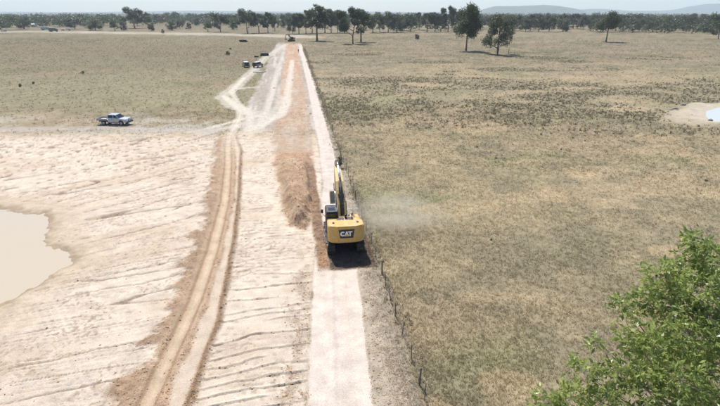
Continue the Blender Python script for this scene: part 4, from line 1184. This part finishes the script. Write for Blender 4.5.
MB().box((0, 0, 1.15), (10, 2.4, .3)).build('deck', M['tray'], tr); MB().box((2, 0, 1.6), (3, 1.8, .6)).build('load', M['rock'], tr, bevel=.1)
for x in (-3.6, -2.4, 3.6):
    for s_ in (-1, 1): wheel(tr, x, s_ * 1.0, .5, .3)
a_ = gp(4, 31.8); make_ute((a_[0], a_[1], 0), math.radians(170), 'small white vehicle at the far left edge of the paddock', M['white'], name='utility_vehicle')
a_ = gp(34.5, 27)
sh = empty('farm_shed', (a_[0], a_[1], 0), .2, 'small white shed among the trees at the far left', 'shed')
MB().box((0, 0, 1.5), (6, 4.5, 3)).build('wall', M['white'], sh)
MB().prism([(-2.5, 2.98), (2.5, 2.98), (0, 4.1)], -3.2, 3.2, 'x').build('roof', M['white'], sh)
MB().box((-1.2, -2.28, 1.1), (1.6, .06, 2.2)).build('door', M['tray'], sh)

# ------------------------------------------------------------------ wire fence along the road
fz = lambda X, Y: float(land(np.array([X]), np.array([Y]))[0][0])
fx0, fy0 = uv2xy(2.24, -13.9)
fence = empty('wire_fence', (fx0, fy0, 0), 0, 'wire fence on dark posts along the right side of the dirt road', 'fence')
pm = {}
for nm, w_, h_, mt in (('thin', .042, 1.05, 'picket'), ('thick', .09, 1.12, 'wood')):
    o = MB().tube([(0, 0, -.2), (0, 0, h_ * .5), (0, 0, h_)], w_ / 2 * 1.15, 6 if nm == 'thick' else 4).build('post', M[mt]); pm[nm] = o.data; bpy.data.objects.remove(o)
fr_ = random.Random(3)
vs_ = [-23, -21, -18.9, -17, -15.4, -13.86, -12.78, -10.9, -8.65, -6.69, -4.85, -3.17, -1.3]
while vs_[-1] < 262: vs_.append(vs_[-1] + fr_.uniform(1.7, 2.3) * (1.3 if vs_[-1] < 60 else 2.6))
tops = []
for i, v in enumerate(vs_):
    uu = 2.25 + fr_.uniform(-.06, .06)
    X_, Y_ = uv2xy(uu, v)
    th_ = i % 6 == 0 or abs(v + 12.78) < .1
    o = bpy.data.objects.new('post', pm['thick' if th_ else 'thin']); COL.objects.link(o); o.parent = fence
    o.location = (X_ - fx0, Y_ - fy0, fz(X_, Y_)); o.rotation_euler = (fr_.gauss(0, .05), fr_.gauss(0, .06), fr_.random() * 3)
    tops.append((X_ - fx0, Y_ - fy0, fz(X_, Y_)))
for hh in (.35, .68, .98):
    MB().tube([(p[0], p[1], p[2] + hh + fr_.uniform(-.02, .02)) for p in tops], .006, 3).build('wire', M['wire'], fence)

# ------------------------------------------------------------------ small things in the paddocks
def logs(x, y, n_, L, r_, label, rz=0.0):
    p = gp(x, y); t = empty('log_pile', (p[0], p[1], 0), rz, label, 'log pile')
    rs = random.Random(int(x * 7))
    for k in range(n_):
        lv = k // 3; oy = (k % 3 - 1) * r_ * 1.9 + lv * r_ * .6
        MB().tube([(-L / 2 + rs.uniform(-.4, .4), oy, r_ * .95 + lv * r_ * 1.6), (0, oy + rs.uniform(-.08, .08), r_ * .95 + lv * r_ * 1.6 + .03), (L / 2 + rs.uniform(-.4, .4), oy, r_ * .95 + lv * r_ * 1.6)],
                  [r_, r_ * .92, r_ * .75], 8).build('log', M['log'], t, True)
logs(264.5, 56, 6, 3.2, .34, 'dark stacked logs beside the strip beyond the two parked vehicles', .1)
logs(243.5, 42.2, 5, 4.6, .4, 'low dark log pile at the far end of the wheel tracks', .05)
logs(256.5, 57.3, 3, 1.3, .3, 'small dark heap of short logs left of the stacked logs', .8)
p = gp(259, 72.4)
pp = empty('pipe_stack', (p[0], p[1], 0), .05, 'white pipes lying on the ground in front of the parked vehicles', 'pipes')
for k in range(2):
    ri = [(x_, .17 + math.cos(a2) * 0, 0) for x_, a2 in ()]
    n_ = 12; V = []
    for x_, rr_ in ((-1.9, .17), (1.9, .17), (1.9, .14), (-1.9, .14)):
        for q_ in range(n_): V.append((x_ + k * .3, math.cos(q_ * 2 * math.pi / n_) * rr_ + k * .42, .17 + math.sin(q_ * 2 * math.pi / n_) * rr_))
    F_ = [(j * n_ + q_, j * n_ + (q_ + 1) % n_, ((j + 1) % 4) * n_ + (q_ + 1) % n_, ((j + 1) % 4) * n_ + q_) for j in range(4) for q_ in range(n_)]
    MB().add(V, F_).build('pipe', M['pipe'], pp, True)
weeds = [(477, 147, 5), (496, 158.5, 5), (491, 240, 3.5), (368, 164, 4), (573, 138, 4), (595, 132, 4), (561, 150, 3.5), (541, 135, 3), (706, 181, 6), (585, 141, 3.5)]
wl = ['dark round weed clump in the paddock right of the excavator arm', 'low green weed clump just below the dark round clump', 'small upright dark weed in the bare middle of the right paddock', 'thin dark weed near the fence beside the excavator arm tip',
      'tiny dark weed, second from the right in the dots left of the dam', 'tiny dark weed, rightmost in the dots left of the dam', 'tiny dark weed, lowest in the dots left of the dam', 'tiny dark weed, leftmost in the dots left of the dam', 'dark weed clump above the young gum crown near the right edge', 'tiny dark weed between the lowest and rightmost dots left of the dam']
for (x, y, w_), lb in zip(weeds, wl):
    w_ *= .55
    px_tree('weed_plant', x, y, y - w_ * .62, w_ * 1.25, 'bush', random.randrange(3), lb or 'tiny dark weed in the scatter of dots left of the dam', cat='weed', mat='gum2', group=None if lb else 'scattered weeds left of the dam')
px_tree('shrub', 228, 55, 50.5, 5.5, 'bush', 0, 'dark low shrub on the grass left of the wheel tracks', cat='shrub')
px_tree('shrub', 230.5, 49.5, 47.5, 3, 'bush', 1, 'tiny dark shrub just beyond the dark low shrub', cat='shrub')
px_tree('shrub', 340, 168, 155, 7, 'bush', 2, 'dark shrub against the fence beyond the excavator arm', cat='shrub', mat='gum2')
px_tree('shrub', 20.5, 87, 83, 3.5, 'bush', 2, 'small dark shrub in the left paddock, the left one of two', cat='shrub')
px_tree('shrub', 33.5, 84, 81, 3, 'bush', 1, 'small dark shrub in the left paddock, the right one of two', cat='shrub')
px_tree('shrub', 83, 74, 70.5, 4, 'multi', 0, 'thin grey weed bush standing in the left paddock', cat='shrub', mat='bare')
# rocks by the dam
def rock_mesh(seed):
    rs = np.random.default_rng(seed); bm = bmesh.new(); bmesh.ops.create_icosphere(bm, subdivisions=2, radius=1)
    for v in bm.verts: v.co *= .75 + .5 * float(fbm(np.array([v.co.x * 1.3 + seed * 3.1]), np.array([v.co.y * 1.3 + v.co.z * 2.1]), seed)[0]); v.co.z *= .7
    me = bpy.data.meshes.new('rock'); bm.to_mesh(me); bm.free(); me.materials.append(M['rock']); return me
rm = [rock_mesh(k) for k in range(3)]
for k, (x, y, s_, lb) in enumerate([(671, 110.5, .35, 'leftmost grey rock beside the farm dam'), (675, 109.2, .4, 'second grey rock from the left beside the farm dam'), (683, 106.5, .5, 'largest grey rock beside the farm dam'), (686, 105, .32, 'rock touching the largest rock on its far side by the dam'), (709.5, 123.5, .4, 'dark rock on the near bank of the dam')]):
    p = gp(x, y); o = bpy.data.objects.new('rock', rm[k % 3]); COL.objects.link(o); o.location = (p[0], p[1], fz(*p) + s_ * .25); o.scale = (s_, s_, s_); o.rotation_euler = (0, 0, k * 1.7)
    tag(o, lb, 'rock', 'rocks by the farm dam')
# post with a pale foot by the grey gum
p = gp(508.3, 56)
po = empty('marker_post', (p[0], p[1], 0), 0, 'thin upright post with pale foot beside the grey spreading gum', 'post')
MB().tube([(0, 0, -.2), (0, 0, 1.5), (.03, 0, 3.1)], .11, 7).build('pole', M['wood'], po)
MB().prism(arc(0, 0, .36, 0, 330, 11), -.02, 1.1, 'z', .05).build('foot', M['pipe'], po)
# person on the road far off
def person(loc, rz, label):
    V = [(0, 0, .95), (0, 0, 1.15), (0, .01, 1.42), (0, 0, 1.54), (0, .02, 1.66), (0, .02, 1.76), (-.19, 0, 1.42), (-.27, .02, 1.15), (-.25, .1, .90), (.19, 0, 1.42), (.27, .02, 1.15), (.25, .1, .90),
         (-.10, 0, .90), (-.13, .03, .50), (-.14, 0, .08), (-.15, .16, .04), (.10, 0, .90), (.12, .02, .50), (.13, -.02, .08), (.14, .14, .04)]
    E_ = [(0, 1), (1, 2), (2, 3), (3, 4), (4, 5), (2, 6), (6, 7), (7, 8), (2, 9), (9, 10), (10, 11), (0, 12), (12, 13), (13, 14), (14, 15), (0, 16), (16, 17), (17, 18), (18, 19)]
    rr_ = [.16, .15, .17, .06, .11, .09, .08, .055, .045, .08, .055, .045, .10, .075, .05, .045, .10, .075, .05, .045]
    me = bpy.data.meshes.new('person'); me.from_pydata(V, E_, [])
    o = bpy.data.objects.new('person', me); COL.objects.link(o); o.location = loc; o.rotation_euler = (0, 0, rz)
    md = o.modifiers.new('skin', 'SKIN'); o.modifiers.new('sub', 'SUBSURF').levels = 1; o.modifiers['sub'].render_levels = 1
    for i, sv in enumerate(me.skin_vertices[0].data): sv.radius = (rr_[i], rr_[i] * .85); sv.use_root = i == 0
    me.materials.append(M['cloth'])
    return tag(o, label, 'person')
p = gp(298.5, 53)
person((p[0], p[1], fz(*p)), math.pi, 'person in dark clothes standing upright on the pale road far away')

# ------------------------------------------------------------------ dust beside the machine and the haze of the air
def dust(loc, dims, dens, label):
    bm = bmesh.new(); bmesh.ops.create_icosphere(bm, subdivisions=3, radius=1)
    me = bpy.data.meshes.new('dust_cloud'); bm.to_mesh(me); bm.free()
    o = bpy.data.objects.new('dust_cloud', me); COL.objects.link(o); o.location = loc; o.scale = dims
    m = bpy.data.materials.new('dust'); m.use_nodes = True; nt = m.node_tree
    nt.nodes.remove(nt.nodes['Principled BSDF'])
    pv = N(nt, 'ShaderNodeVolumePrincipled'); pv.inputs['Color'].default_value = (.97, .88, .75, 1); pv.inputs['Anisotropy'].default_value = .2
    tc = N(nt, 'ShaderNodeTexCoord'); ln = N(nt, 'ShaderNodeVectorMath', operation='LENGTH'); nt.links.new(tc.outputs['Object'], ln.inputs[0])
    fo = N(nt, 'ShaderNodeMapRange', interpolation_type='SMOOTHSTEP'); fo.inputs['From Min'].default_value = .95; fo.inputs['From Max'].default_value = .15
    nt.links.new(ln.outputs['Value'], fo.inputs['Value'])
    no = N(nt, 'ShaderNodeTexNoise', i_Scale=1.7, i_Detail=5.0); nt.links.new(tc.outputs['Object'], no.inputs['Vector'])
    nr_ = N(nt, 'ShaderNodeMapRange'); nr_.inputs['From Min'].default_value = .33; nr_.inputs['From Max'].default_value = .8; nt.links.new(no.outputs['Fac'], nr_.inputs['Value'])
    mu = N(nt, 'ShaderNodeMath', operation='MULTIPLY'); nt.links.new(fo.outputs['Result'], mu.inputs[0]); nt.links.new(nr_.outputs['Result'], mu.inputs[1])
    m2 = N(nt, 'ShaderNodeMath', operation='MULTIPLY'); nt.links.new(mu.outputs[0], m2.inputs[0]); m2.inputs[1].default_value = dens
    nt.links.new(m2.outputs[0], pv.inputs['Density']); nt.links.new(pv.outputs[0], nt.nodes['Material Output'].inputs['Volume'])
    me.materials.append(m)
    return tag(o, label, 'dust', kind='stuff')
p = gp(392, 226)
dust((p[0] + .2, p[1] + .4, .9), (6.4, 5.2, 2.4), .42, 'pale dust cloud drifting right of the excavator')

hz_m = bpy.data.materials.new('air_haze'); hz_m.use_nodes = True; nt = hz_m.node_tree
nt.nodes.remove(nt.nodes['Principled BSDF'])
pv = N(nt, 'ShaderNodeVolumePrincipled'); pv.inputs['Color'].default_value = (.74, .88, 1.0, 1); pv.inputs['Density'].default_value = .00013; pv.inputs['Anisotropy'].default_value = .0
nt.links.new(pv.outputs[0], nt.nodes['Material Output'].inputs['Volume'])
tag(MB().box((0, 0, 99), (19600, 19600, 202)).build('haze', hz_m), 'pale blue haze of the distant air', kind='stuff')
